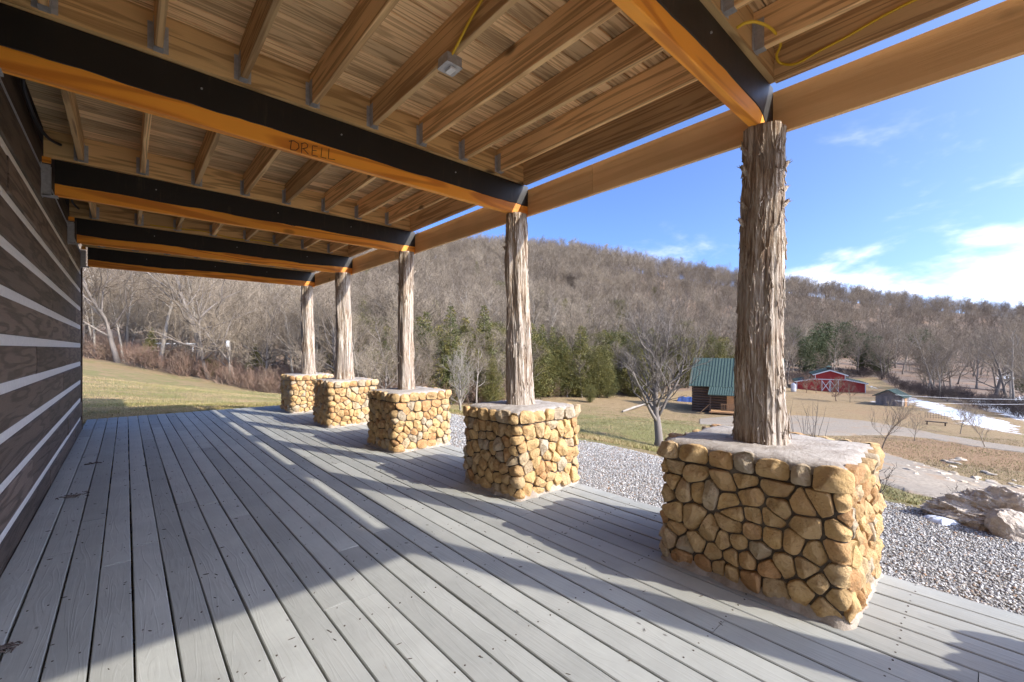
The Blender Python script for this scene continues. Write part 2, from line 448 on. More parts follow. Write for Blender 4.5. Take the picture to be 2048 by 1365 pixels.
def poly_sd(X, Y, poly):
    p = np.array([(v[0], v[1]) for v in poly]); d = np.full(len(X), 1e9); ins = np.zeros(len(X), bool)
    for i in range(len(p)):
        a, b = p[i], p[(i + 1) % len(p)]
        e = b - a; wx, wy = X - a[0], Y - a[1]
        t = np.clip((wx * e[0] + wy * e[1]) / (e @ e + 1e-9), 0, 1)
        d = np.minimum(d, np.hypot(wx - e[0] * t, wy - e[1] * t))
        c = (a[1] > Y) != (b[1] > Y)
        with np.errstate(divide='ignore', invalid='ignore'):
            ins ^= c & (X < (b[0] - a[0]) * (Y - a[1]) / (b[1] - a[1] + 1e-12) + a[0])
    return np.where(ins, d, -d)

NG = 380
u = np.linspace(-1, 1, NG)
gx = 6 + 6.2 * np.sinh(6.1 * u) * 1.2
gy = 7 + 6.2 * np.sinh(6.1 * u) * 1.2
GX, GY = np.meshgrid(gx, gy)
VX, VY = GX.ravel(), GY.ravel()
VZ = terrain(VX, VY)
me = bpy.data.meshes.new('ground')
me.vertices.add(NG * NG)
me.vertices.foreach_set('co', np.c_[VX, VY, VZ].ravel())
ii = (np.arange(NG - 1)[:, None] * NG + np.arange(NG - 1)[None]).ravel()
quads = np.c_[ii, ii + 1, ii + 1 + NG, ii + NG]
me.loops.add(quads.size); me.loops.foreach_set('vertex_index', quads.ravel())
me.polygons.add(len(quads)); me.polygons.foreach_set('loop_start', np.arange(len(quads)) * 4)
me.polygons.foreach_set('use_smooth', np.ones(len(quads), bool))
me.update(calc_edges=True)
def attr(name, arr):
    a = me.attributes.new(name, 'FLOAT', 'POINT'); a.data.foreach_set('value', np.asarray(arr, np.float32))
attr('wood_sd', np.clip(edge_sd(VX, VY), -30, 30))
SNOWP = [[(1722, 768), (1760, 774), (1815, 794), (1850, 800), (1930, 819), (2060, 856), (2060, 876), (1960, 858), (1900, 843), (1850, 826), (1812, 808), (1765, 783)],
         [(1732, 803), (1762, 799), (1762, 809), (1740, 808)], [(1985, 752), (2060, 736), (2060, 756), (1992, 768)]]
snow = poly_sd(VX, VY, [G(*p) for p in ((1930, 800), (2060, 790), (2120, 860), (2060, 848), (1990, 828))]) - .5
for q in SNOWP: snow = np.maximum(snow, poly_sd(VX, VY, [G(*p) for p in q]) - .9)
attr('snow_sd', np.clip(snow, -10, 10))
def blob(px, d, r):
    X, Y = at_depth(px, d); return np.exp(-(((VX - X) ** 2 + (VY - Y) ** 2) / (r * r)))
green = np.clip(.55 + blob(1230, 24, 11) * .9 + blob(300, 22, 16) * .35 + blob(1800, 9, 5) * .8 + blob(2000, 37, 10) * .5 - blob(1700, 60, 34) * 1.0 - blob(1950, 22, 8) * .9 - blob(1500, 55, 18) * .3, 0, 1.2)
attr('green', green)
attr('dirt', np.clip(blob(1960, 21, 5.5) + blob(2048, 24, 6) + .6 * blob(1720, 74, 12) + .5 * blob(1780, 47, 8), 0, 1))

def m_ground():
    m, nt, b = new_mat('ground_cover')
    P = node(nt, 'ShaderNodeNewGeometry').outputs['Position']
    at = lambda n: node(nt, 'ShaderNodeAttribute', attribute_name=n).outputs['Fac']
    big = noise_(nt, P, .16, 4, .6); mid = noise_(nt, P, 1.1, 5, .65); fin = noise_(nt, P, 11, 4, .75); tiny = noise_(nt, P, 60, 3, .7)
    straw = mixc(nt, fin, (.20, .128, .058), (.40, .285, .14))
    grn = mixc(nt, fin, (.135, .13, .034), (.275, .245, .085))
    gf = math_(nt, 'ADD', at('green'), math_(nt, 'MULTIPLY', math_(nt, 'SUBTRACT', mid, .54), 3.4))
    gf = math_(nt, 'ADD', gf, math_(nt, 'MULTIPLY', math_(nt, 'SUBTRACT', big, .5), 1.6))
    c = mixc(nt, smooth(nt, gf, .25, 1.0), straw, grn)
    str_ = noise_(nt, vmath(nt, 'MULTIPLY', P, (.45, 1.3, 1)), 1.9, 8, .85, .6)
    c = mixc(nt, smooth(nt, str_, .50, .66, 0, .75), c, (.145, .088, .045))
    c = mixc(nt, smooth(nt, str_, .30, .42, .55, 0), c, (.46, .35, .19))
    dirtc = mixc(nt, mid, (.27, .125, .055), (.36, .21, .11))
    df = smooth(nt, math_(nt, 'ADD', at('dirt'), math_(nt, 'MULTIPLY', math_(nt, 'SUBTRACT', mid, .5), 1.4)), .25, .75)
    c = mixc(nt, math_(nt, 'MULTIPLY', df, .55), c, dirtc)
    leaf = mixc(nt, fin, (.14, .075, .042), (.29, .19, .12))
    leaf = mixc(nt, smooth(nt, big, .35, .65), leaf, mixc(nt, tiny, (.17, .125, .092), (.25, .195, .15)))
    wf = smooth(nt, math_(nt, 'ADD', at('wood_sd'), math_(nt, 'MULTIPLY', math_(nt, 'SUBTRACT', mid, .5), 9)), -2.5, 2.5)
    c = mixc(nt, wf, c, leaf)
    sf = math_(nt, 'ADD', at('snow_sd'), math_(nt, 'MULTIPLY', math_(nt, 'SUBTRACT', mid, .5), 5.5))
    sf = math_(nt, 'ADD', sf, math_(nt, 'MULTIPLY', math_(nt, 'SUBTRACT', fin, .5), 2.0))
    sf = smooth(nt, sf, -.1, .35)
    c = mixc(nt, sf, c, (.80, .84, .90))
    setin(nt, b, 'Base Color', c); setin(nt, b, 'Roughness', .95)
    bump(nt, b, math_(nt, 'ADD', fin, math_(nt, 'MULTIPLY', tiny, .5)), .05)
    return m
MAT['ground'] = m_ground()
me.materials.append(MAT['ground'])
ground = place('ground', me); tag(ground, 'rolling ground of dormant grass, leaf litter and snow patches', None, kind='structure')

DRIVES = []
def strip(name, upper, lower, mat, lift=.05, n=140, m=26, jit=.12, label=None):
    """a sheet on the ground between two lines of ground points"""
    if name == 'driveway': DRIVES.append(list(upper) + list(reversed(lower)))
    def resample(pts, k):
        p = np.array([(q[0], q[1]) for q in pts]); s = np.r_[0, np.cumsum(np.hypot(*np.diff(p, axis=0).T))]
        t = np.linspace(0, s[-1], k); return np.c_[np.interp(t, s, p[:, 0]), np.interp(t, s, p[:, 1])]
    a, b = resample(upper, n), resample(lower, n)
    for e_, ph in ((a, 0.0), (b, 9.0)):
        L_ = np.linspace(0, np.hypot(*(e_[-1] - e_[0])), n)
        e_ += np.array([[jit * mnoise.noise(Vector((t_ * 1.1, ph + k_ * 4, 3))) * 2 + jit * .6 * mnoise.noise(Vector((t_ * 3.3, ph + k_ * 4, 7))) for k_ in (0, 1)] for t_ in L_])
    t = np.linspace(0, 1, m)[None, :, None]
    g = a[:, None] * (1 - t) + b[:, None] * t
    z = terrain(g[..., 0].ravel(), g[..., 1].ravel()).reshape(n, m) + lift
    z[:, 0] -= lift + .03; z[:, -1] -= lift + .03
    mb = MB(); mb.v = [(g[i, j, 0], g[i, j, 1], z[i, j]) for i in range(n) for j in range(m)]
    mb.f = [(i * m + j, i * m + j + 1, (i + 1) * m + j + 1, (i + 1) * m + j) for i in range(n - 1) for j in range(m - 1)]
    o = mb.build(name, mat, smooth=True)
    return tag(o, label, None, kind='structure')
def m_gravel(name, c1, c2, c3, scale, brown=.5):
    m, nt, b = new_mat(name)
    P = node(nt, 'ShaderNodeNewGeometry').outputs['Position']
    vo = node(nt, 'ShaderNodeTexVoronoi', {'Vector': P, 'Scale': scale})
    s = node(nt, 'ShaderNodeSeparateColor', {0: vo.outputs['Color']})
    c = mixc(nt, s.outputs[0], c1, c2)
    big = noise_(nt, P, .9, 4, .6)
    c = mixc(nt, smooth(nt, big, .52, .72, 0, brown), c, c3)
    setin(nt, b, 'Base Color', c); setin(nt, b, 'Roughness', .9)
    bump(nt, b, math_(nt, 'SUBTRACT', 1.0, vo.outputs['Distance']), .012 if scale > 20 else .006)
    return m
MAT['gravel'] = m_gravel('gravel_bed', (.16, .15, .14), (.46, .45, .43), (.26, .175, .11), 46, .6)
MAT['drive'] = m_gravel('drive_gravel', (.21, .17, .122), (.345, .285, .21), (.32, .205, .11), 16, .9)
strip('gravel_bed', [(3.2, y) for y in np.linspace(-8, 12, 12)], [(5.3 + .15 * math.sin(y * .9), y) for y in np.linspace(-8, 12, 40)], MAT['gravel'], .012, 120, 12, .05,
      'grey gravel bed running along the outer edge of the deck')
strip('driveway', [G(*p) for p in ((1752, 900), (1800, 915), (1850, 931), (1900, 948), (1980, 966), (2060, 978), (2160, 992))],
      [gd(*p) for p in ((1752, 11.6), (1790, 10.6), (1830, 9.8), (1870, 9.5), (1950, 9.3), (2060, 9.4), (2160, 9.4))], MAT['drive'], label='pale gravel driveway passing below the boulder')
strip('driveway', [G(*p) for p in ((1400, 838), (1480, 832), (1560, 829), (1640, 833), (1720, 841), (1780, 851), (1850, 863), (1950, 882), (2060, 898), (2160, 905))],
      [G(*p) for p in ((1400, 849), (1480, 853), (1560, 864), (1640, 872), (1720, 872), (1780, 871), (1850, 877), (1950, 894), (2060, 908), (2160, 916))], MAT['drive'],
      label='pale gravel driveway crossing the field in front of the red barn')

# ------------------------------------------------------------------ deck
PITCH, BW = 0.147, 0.1385
DX0, DX1, DY0, DY1 = -0.556, 3.41, -4.2, 11.62
deck = tag(place('deck', None), 'grey painted plank deck under the porch roof', None, kind='structure')
x = DX0
row = 0
while x < DX1 - .02:
    xe = min(x + BW, DX1)
    joints = [DY0]
    y = DY0 + random.uniform(1.6, 4.6)
    while y < DY1 - .8:
        joints.append(y); y += random.choice((2.44, 3.66, 4.88, 4.88))
    joints.append(DY1 - random.uniform(0, .03) - .05 * (x + .5))
    for a, b in zip(joints[:-1], joints[1:]):
        L, Wd = b - a - .003, xe - x
        mb = MB(); n = max(4, int(L / .35))
        pts = []
        ph = random.uniform(0, 6)
        for i in range(n + 1):
            t = i / n * L
            wob = .0016 * math.sin(t * 1.3 + ph) + random.uniform(-.0006, .0006)
            dz = random.uniform(-.0012, .0012)
            prof = ((0, -.034), (0, -.004), (.004, 0), (Wd * .5, .0012), (Wd - .004, 0), (Wd, -.004), (Wd, -.034))
            for px_, pz_ in prof: mb.v.append((px_ + wob, t, pz_ + dz))
        k = 7
        for i in range(n):
            for j in range(k):
                mb.f.append((i * k + j, i * k + (j + 1) % k, (i + 1) * k + (j + 1) % k, (i + 1) * k + j))
        mb.f += [tuple(range(k - 1, -1, -1)), tuple(n * k + j for j in range(k))]
        mb.f = [tuple(reversed(q)) for q in mb.f]
        mb.build('plank', MAT['deck'], deck, loc=(x, a, random.uniform(-.0015, .0015)))
    x += PITCH; row += 1
mb = MB()
for y in np.arange(DY0 + .2, DY1, .61): mb.box(DX0, DX1 - .03, y, y + .04, -.13, -.036)
mb.build('under_deck_joists', MAT['darkwood'], deck)
mb = MB()
for k in range(row):
    for y in np.arange(DY0 + .22, DY1 - .2, .61):
        for o_ in (.028, .108):
            X, Y = DX0 + k * PITCH + o_ + random.uniform(-.006, .006), y + random.uniform(-.008, .008)
            if X < DX1 - .02: mb.tube([Vector((X, Y, -.002)), Vector((X, Y, .0022))], [.0042, .0042], 6)
tag(mb.build('nail_heads', MAT['rust'], deck), kind='stuff')
mb = MB(); rr = random.Random(91)
for k in range(520):
    X, Y = rr.uniform(DX0 + .03, DX1 - .05), rr.uniform(.6, 11)
    th = rr.uniform(0, 3.14); L = rr.uniform(.004, .016); d = Vector((math.cos(th), math.sin(th), 0)) * L; p = Vector((X, Y, .0035))
    mb.tube([p - d, p, p + d], [.001, .0022, .0008], 4)
tag(mb.build('wood_crumbs', MAT['rust'], deck), kind='stuff')
# dirt and bits of debris on the shaded boards by the wall
litter = []
def debris(cx, cy, n, spread, seed):
    rr = random.Random(seed); mb = MB()
    for _ in range(n):
        a = rr.uniform(0, 6.28); q = abs(rr.gauss(0, spread))
        X, Y = cx + q * math.cos(a), cy + q * math.sin(a) * .6
        X = max(DX0 + .02, X)
        L = rr.uniform(.008, .03); th = rr.uniform(0, 3.14)
        p = Vector((X, Y, .004)); d = Vector((math.cos(th), math.sin(th), 0)) * L
        mb.tube([p - d, p + Vector((0, 0, .003)), p + d], [.002, .004, .0015], 4)
    return mb.build('leaf_debris', MAT['darktwig'])
for i, (cx, cy, n, s_) in enumerate(((-.46, 2.98, 110, .05), (-.36, 5.65, 60, .06), (-.28, 7.1, 40, .05))):
    tag(debris(cx, cy, n, s_, i), ('dark leaf litter on the deck beside the plank wall, nearest the camera', 'dark leaf litter on the deck by the wall, middle patch',
        'dark leaf litter on the deck by the wall, farthest patch')[i], 'leaf litter', 'patches of leaf litter', 'stuff')

# ------------------------------------------------------------------ house wall
WX, WY1 = -0.56, 10.26
house = thing('log_house', 'dark plank-walled house with pale chinking lines along the left of the porch', 'house', (WX, 0, 0))
mb = MB(); mb.box(-7.5, -.075, -5.0, WY1 - .02, -.15, 5.9); mb.build('wall_core', MAT['darkwood'], house)
zs = [.2 + .304 * k for k in range(10)]
lev = [-.12] + zs
def joints_y(seed):
    rr = random.Random(seed); out = [-5.0]; y = -5 + rr.uniform(1.5, 4.5)
    while y < WY1 - 1: out.append(y); y += rr.uniform(2.2, 4.6)
    return out + [WY1]
for k in range(10):
    z0 = lev[k] + (.036 if k else 0); z1 = lev[k + 1] - .036
    if k == 9: z1 = 2.95
    js = joints_y(k)
    for a, b in zip(js[:-1], js[1:]):
        d = random.uniform(-.006, .004)
        h = z1 - z0
        prof = ((-.07, 0), (d - .006, 0), (d, .006), (d + .003, h * .5), (d, h - .006), (d - .006, h), (-.07, h))
        mb = MB(); mb.prism([(p, q) for p, q in prof], 'y', 0, b - a - .003)
        mb.build('plank', MAT['plank'], house, loc=(0, a, z0))
    if k < 9:
        mb = MB(); n = 60
        for i in range(n + 1):
            y = lerp(-5, WY1 - .004, i / n); e = .004 * mnoise.noise(Vector((y * 1.7, k * 3.1, 0)))
            for px_, pz_ in ((-.06, -.041), (-.014, -.0375 + e), (-.010, 0), (-.014, .0375 + e), (-.06, .041)): mb.v.append((px_, y, lev[k + 1] + pz_))
        for i in range(n):
            for j in range(4): mb.f.append((i * 5 + j, i * 5 + j + 1, (i + 1) * 5 + j + 1, (i + 1) * 5 + j))
        mb.build('chinking', MAT['chink'], house, smooth=False)
mb = MB(); mb.box(-.12, .012, WY1 + .001, WY1 + .05, -.15, 2.96); mb.build('corner_trim', MAT['darkwood'], house)
mb = MB(); mb.box(-.072, .008, -5, WY1 - .002, 2.953, 2.963); mb.build('top_trim', MAT['steel'], house)
mb = MB(); mb.box(-.072, -.03, -5, 10.0, 2.966, 3.285); mb.build('rim_board', MAT['darkwood'], house)
# storey above, out of the picture: it shades the lawn beyond the deck
mb = MB(); mb.box(-8.2, 3.95, -1.7, 11.75, 5.9, 6.05); mb.build('upper_roof', MAT['darkwood'], house)

# ------------------------------------------------------------------ porch ceiling, beams, fascia
BEAMS = [-1.46, .95, 3.24, 5.60, 7.92, 10.06]
BT = .055
ZB, ZT, ZJ, ZC = 2.735, 3.055, 3.072, 3.292
JX = [-.30 + .4285 * k for k in range(8)]
ceiling = tag(place('porch_ceiling', None), 'pine plank ceiling on joists above the deck', None, kind='structure')
cm = {}
y = -1.62
while y < 10.12:
    wd = .136
    L = 3.70
    splits = [WX + .02, random.choice(JX[1:7]) + .02, 3.17] if random.random() < .7 else [WX + .02, 3.17]
    for a, b in zip(splits[:-1], splits[1:]):
        key = (round(a, 2), round(b, 2))
        if key not in cm:
            q = MB(); q.prism(((0, 0), (.003, -.004), (wd - .003, -.004), (wd, 0), (wd, .03), (0, .03)), 'x', 0, b - a - .003)
            cm[key] = q.mesh('plank', MAT['ceil'])
        place('plank', cm[key], ceiling, (a, y, ZC + .005 + random.uniform(0, .004)))
    y += wd + random.choice((.007, .009, .011, .015))
mb = MB(); mb.box(WX - .3, 3.17, -1.62, 10.13, ZC + .045, ZC + .16); mb.build('deck_slab', MAT['darkwood'], ceiling)
jm = {}
def joist_mesh(L):
    k = round(L, 3)
    if k not in jm:
        q = MB(); q.prism(((-.0195, .004), (-.0165, 0), (.0165, 0), (.0195, .004), (.0195, ZC - ZJ), (-.0195, ZC - ZJ)), 'y', 0, L)
        jm[k] = q.mesh('joist', MAT['joist'])
    return jm[k]
def hanger_mesh():
    q = MB(); h = .165
    q.box(-.0225, -.0205, -.055, .0, -.004, h); q.box(.0205, .0225, -.055, .0, -.004, h)
    q.box(-.0225, .0225, -.055, 0, -.006, -.0035)
    q.box(-.047, -.0230, -.003, -.0005, -.002, h - .01); q.box(.0230, .047, -.003, -.0005, -.002, h - .01)
    q.box(-.045, -.038, -.006, -.003, .04, .047); q.box(.038, .045, -.006, -.003, .09, .097); q.box(-.045, -.038, -.006, -.003, .13, .137)
    return q.mesh('joist_hanger', MAT['steel'])
HM = hanger_mesh()
for bi in range(1, len(BEAMS)):
    y0, y1 = BEAMS[bi - 1] + BT + .004, BEAMS[bi]
    lf = y1 - .038                                   # near face of the ledger over the beam
    for jx in JX:
        xx = jx + random.uniform(-.012, .012)
        place('joist', joist_mesh(lf - y0), ceiling, (xx, y0, ZJ + random.uniform(-.004, .003)))
        place('joist_hanger', HM, ceiling, (xx, lf - .001, ZJ))
    q = MB(); q.box(WX + .02, 3.075, lf, y1 + .012, ZT + .002, ZC + .003); q.build('ledger', MAT['ledger'], ceiling)
    q = MB(); q.box(-.0195, .0195, 0, lf - y0 - .002, 0, ZC - 3.042); q.build('rim_joist', MAT['joist'], ceiling, loc=(3.050, y0, 3.042))
q = MB(); q.box(WX + .02, 3.075, -1.6, -1.55, ZT, ZC + .003); q.build('ledger', MAT['ledger'], ceiling)

BLAB = ['orange timber beam with black upper band over the porch end, out of the picture', 'orange and black timber beam at upper right, resting on the nearest cedar post',
        'orange timber beam with black upper band and the handwritten letters, second from the near end', 'orange and black beam with a ringed knot, middle one of those crossing the porch',
        'orange and black beam carrying a yellow cable, second from the far end', 'orange and black beam closing the far end of the porch']
beam_objs = []
for i, yb in enumerate(BEAMS):
    t = thing('cross_beam', BLAB[i], 'beam', (WX + .085, yb, ZB), 0, 'beams crossing the porch')
    L = 3.127 - (WX + .085)
    q = MB(); q.prism(((0, .005), (.005, 0), (BT - .005, 0), (BT, .005), (BT, ZT - ZB), (0, ZT - ZB)), 'x', 0, L)
    q.build('timber', MAT['orange'], t)
    # black coating on the upper part of the near face, its lower edge uneven
    q = MB(); n = 60; rr = random.Random(40 + i)
    for k in range(n + 1):
        s = k / n; X = L * s
        e = .108 + (.012 if i in (1, 2) else .026) * mnoise.noise(Vector((X * 1.6, i * 7.7, 0))) + .006 * mnoise.noise(Vector((X * 9, i * 3.3, 5)))
        if s > .93 and i == 1: e -= .108 * smst(np.array([s]), .93, .985)[0] ** 1.5
        q.v += [(X, -.0045, e + .004), (X, -.0005, e), (X, -.0045, ZT - ZB - .003), (X, -.0005, ZT - ZB)]
    for k in range(n):
        a, b = k * 4, k * 4 + 4
        q.f += [(a, b, b + 2, a + 2), (a + 1, b + 1, b, a), (a + 2, b + 2, b + 3, a + 3)]
    q.build('black_band', MAT['black'], t)
    q = MB()
    q.box(-.083, -.024, -.008, -.0048, -.012, .262); q.box(-.083, -.024, BT + .001, BT + .006, -.012, .262); q.box(-.083, .02, -.008, BT + .006, -.016, -.003)
    q.box(-.083, -.078, -.03, BT + .03, -.02, .27)
    q.build('beam_hanger', MAT['steel'], t)
    if i >= 2:
        q = MB(); q.box(-.075, -.02, -.03, -.009, .27, ZT - ZB + .0); q.build('spacer_block', MAT['orange'], t)
    for k in range(3):
        q = MB(); X = L * (.22 + .27 * k) + rr.uniform(-.1, .1)
        q.tube([Vector((X, -.012, .22)), Vector((X, -.003, .22))], [.006, .006], 6); q.build('bolt', MAT['steel'], t)
    beam_objs.append(t)
# the handwriting on the second beam
ink = beam_objs[2]
def stroke(pts):
    out = []
    for a, b in zip(pts[:-1], pts[1:]):
        for k in range(4): out.append((lerp(a[0], b[0], k / 4), lerp(a[1], b[1], k / 4)))
    out.append(pts[-1])
    P = [on_y(px, py, BEAMS[2] - .0012) - Vector(ink.location) for px, py in out]
    q = MB(); q.tube(P, [.0024] * len(P), 5); return q
LET = {'letter_d': [[(583, 281), (581, 299)], [(578, 283), (588, 282), (597, 288), (598, 296), (592, 301), (581, 300)]],
       'letter_r': [[(604, 287), (603, 307)], [(602, 288), (610, 286), (616, 290), (614, 296), (605, 298)], [(607, 298), (617, 309)]],
       'letter_e': [[(635, 293), (625, 292), (624, 311), (635, 313)], [(624, 301), (633, 302)]],
       'letter_l': [[(644, 296), (642, 315), (652, 317)]], 'letter_l_': [[(658, 298), (657, 318), (670, 320)]]}
for nm, sts in LET.items():
    q = MB()
    for st in sts:
        r_ = stroke(st); b = len(q.v); q.v += r_.v; q.f += [tuple(b + i for i in f_) for f_ in r_.f]
    q.build(nm.rstrip('_'), MAT['ink'], ink)
# ringed knot on the third beam
kp = on_y(586, 449, BEAMS[3] - .001) - Vector(beam_objs[3].location)
q = MB(); ring = [kp + Vector((.034 * math.cos(a), 0, .022 * math.sin(a))) for a in np.linspace(0, 6.28, 22)]
q.tube(ring, [.002] * 22, 4); q.build('knot_ring', MAT['ink'], beam_objs[3])

fas = thing('fascia_board', 'long tan fascia board hung along the outer side of the post tops', 'board', (3.130, -1.62, 2.755))
ys = [0, 4.02, 7.86, 11.75]
for a, b in zip(ys[:-1], ys[1:]):
    q = MB(); n = 14
    for i in range(n + 1):
        y = lerp(0, b - a - .003, i / n); e = .006 * mnoise.noise(Vector((y * .9 + a, 2.2, 1)))
        q.v += [(0, y, 0 + e), (.035, y, 0 + e), (.035, y, .27), (0, y, .27)]
    for i in range(n):
        for j in range(4): q.f.append((i * 4 + j, i * 4 + (j + 1) % 4, (i + 1) * 4 + (j + 1) % 4, (i + 1) * 4 + j))
    q.f += [(3, 2, 1, 0), tuple(n * 4 + j for j in range(4))]
    q.f = [tuple(reversed(f_)) for f_ in q.f]
    q.build('board', MAT['fascia'], fas, loc=(0, a, 0))

# cables and box
def cable(name, pts, r, mat, label):
    P = []
    for i in range(len(pts) - 1):
        p0, p1, p2, p3 = pts[max(i - 1, 0)], pts[i], pts[i + 1], pts[min(i + 2, len(pts) - 1)]
        for k in range(8):
            t = k / 8
            P.append(.5 * ((2 * p1) + (p2 - p0) * t + (2 * p0 - 5 * p1 + 4 * p2 - p3) * t * t + (3 * p1 - p0 - 3 * p2 + p3) * t ** 3))
    P.append(pts[-1])
    q = MB(); q.tube(P, [r] * len(P), 7)
    return tag(q.build(name, mat, smooth=True), label, 'cable', 'cables under the porch ceiling')
JB = on_y(893, 117, 2.12)
jx = JX[4] - .03
cable('yellow_cable', [Vector((jx - .01, 2.12, 3.005)), Vector((jx + .012, 2.08, 3.05)), Vector((jx + .005, 1.98, 3.09)), Vector((jx + .002, 1.82, 3.17)), Vector((jx + .004, 1.6, 3.24)), Vector((jx + .006, 1.2, 3.27))], .0075, MAT['yellow'],
      'yellow cable running along a joist down to the metal box')
cable('yellow_cable', [on_y(1474, 56, .84), on_y(1492, 46, .80), on_y(1515, 45, .78), on_y(1545, 60, .79), on_y(1561, 88, .82), on_y(1553, 112, .87)] + [on_x(px, py, 3.022) for px, py in ((1562, 127), (1592, 128), (1640, 102), (1690, 76), (1760, 36), (1835, -2), (1990, -70))], .0075, MAT['yellow'],
      'yellow cable looping at upper right along the outer rim joist')
cable('yellow_cable', [on_y(px, py, 7.872) for px, py in ((300, 450), (350, 457), (400, 462), (440, 471), (475, 479), (520, 482), (565, 491))], .007, MAT['yellow'],
      'thin yellow cable sagging along the far orange beam')
cable('black_cable', [Vector((-.50, 4.35, 3.29)), on_y(46, 165, 4.5), on_y(57, 205, 4.75), on_y(73, 245, 5.05), on_y(92, 272, 5.3), on_y(108, 284, 5.46), on_y(121, 290, 5.56)], .012, MAT['cable'],
      'black cable curving down at upper left into the ledger')
cable('black_cable', [on_y(143, 398, 7.2), on_y(147, 408, 7.5), on_y(157, 418, 7.85)], .011, MAT['cable'], 'short black cable near the wall above the third beam')
jb = thing('junction_box', 'small square metal junction box hanging under a ceiling joist', 'box', (JX[4], 2.12, 2.968))
q = MB(); prof = [(.052 * (1 if abs(math.cos(a)) > .99 else 1) * max(-1, min(1, 1.35 * math.cos(a))), .052 * max(-1, min(1, 1.35 * math.sin(a)))) for a in np.linspace(0, 2 * math.pi, 16, endpoint=False)]
q.prism(prof, 'z', .0, .052); q.build('can', MAT['steel'], jb, loc=(0, 0, .04))
q = MB(); q.prism([(u_ * 1.06, v_ * 1.06) for u_, v_ in prof], 'z', 0, .006); q.build('cover_plate', MAT['steel'], jb, loc=(0, 0, .033))
q = MB(); q.box(-.018, .018, -.03, .03, -.012, .0); q.build('socket', MAT['white'], jb, loc=(.004, 0, .032))
q = MB(); q.box(-.03, .03, -.006, .006, .09, .107); q.build('strap', MAT['steel'], jb)

# ------------------------------------------------------------------ stone piers
def clip(poly, nx, ny, c):
    out = []
    for i in range(len(poly)):
        a, b = poly[i], poly[(i + 1) % len(poly)]
        da, db = a[0] * nx + a[1] * ny - c, b[0] * nx + b[1] * ny - c
        if da <= 0: out.append(a)
        if (da < 0 < db) or (db < 0 < da):
            t = da / (da - db); out.append((lerp(a[0], b[0], t), lerp(a[1], b[1], t)))
    return out
def cells(seeds, P, z0, z1):
    res = []
    S = np.array(seeds)
    for i, (sx, sz) in enumerate(seeds):
        poly = [(sx - .4, z0), (sx + .4, z0), (sx + .4, z1), (sx - .4, z1)]
        dxs = (S[:, 0] - sx + P / 2) % P - P / 2
        dzs = S[:, 1] - sz
        d2 = dxs ** 2 + dzs ** 2
        for j in np.argsort(d2)[1:18]:
            nx, ny = dxs[j], dzs[j]
            ox, oz = sx + nx / 2, sz + ny / 2
            poly = clip(poly, nx, ny, ox * nx + oz * ny)
            if len(poly) < 3: break
        res.append(poly)
    return res
def centroid(p):
    a = cx = cz = 0
    for i in range(len(p)):
        x0, y0 = p[i]; x1, y1 = p[(i + 1) % len(p)]
        c = x0 * y1 - x1 * y0; a += c; cx += (x0 + x1) * c; cz += (y0 + y1) * c
    return (cx / (3 * a), cz / (3 * a), abs(a) / 2)
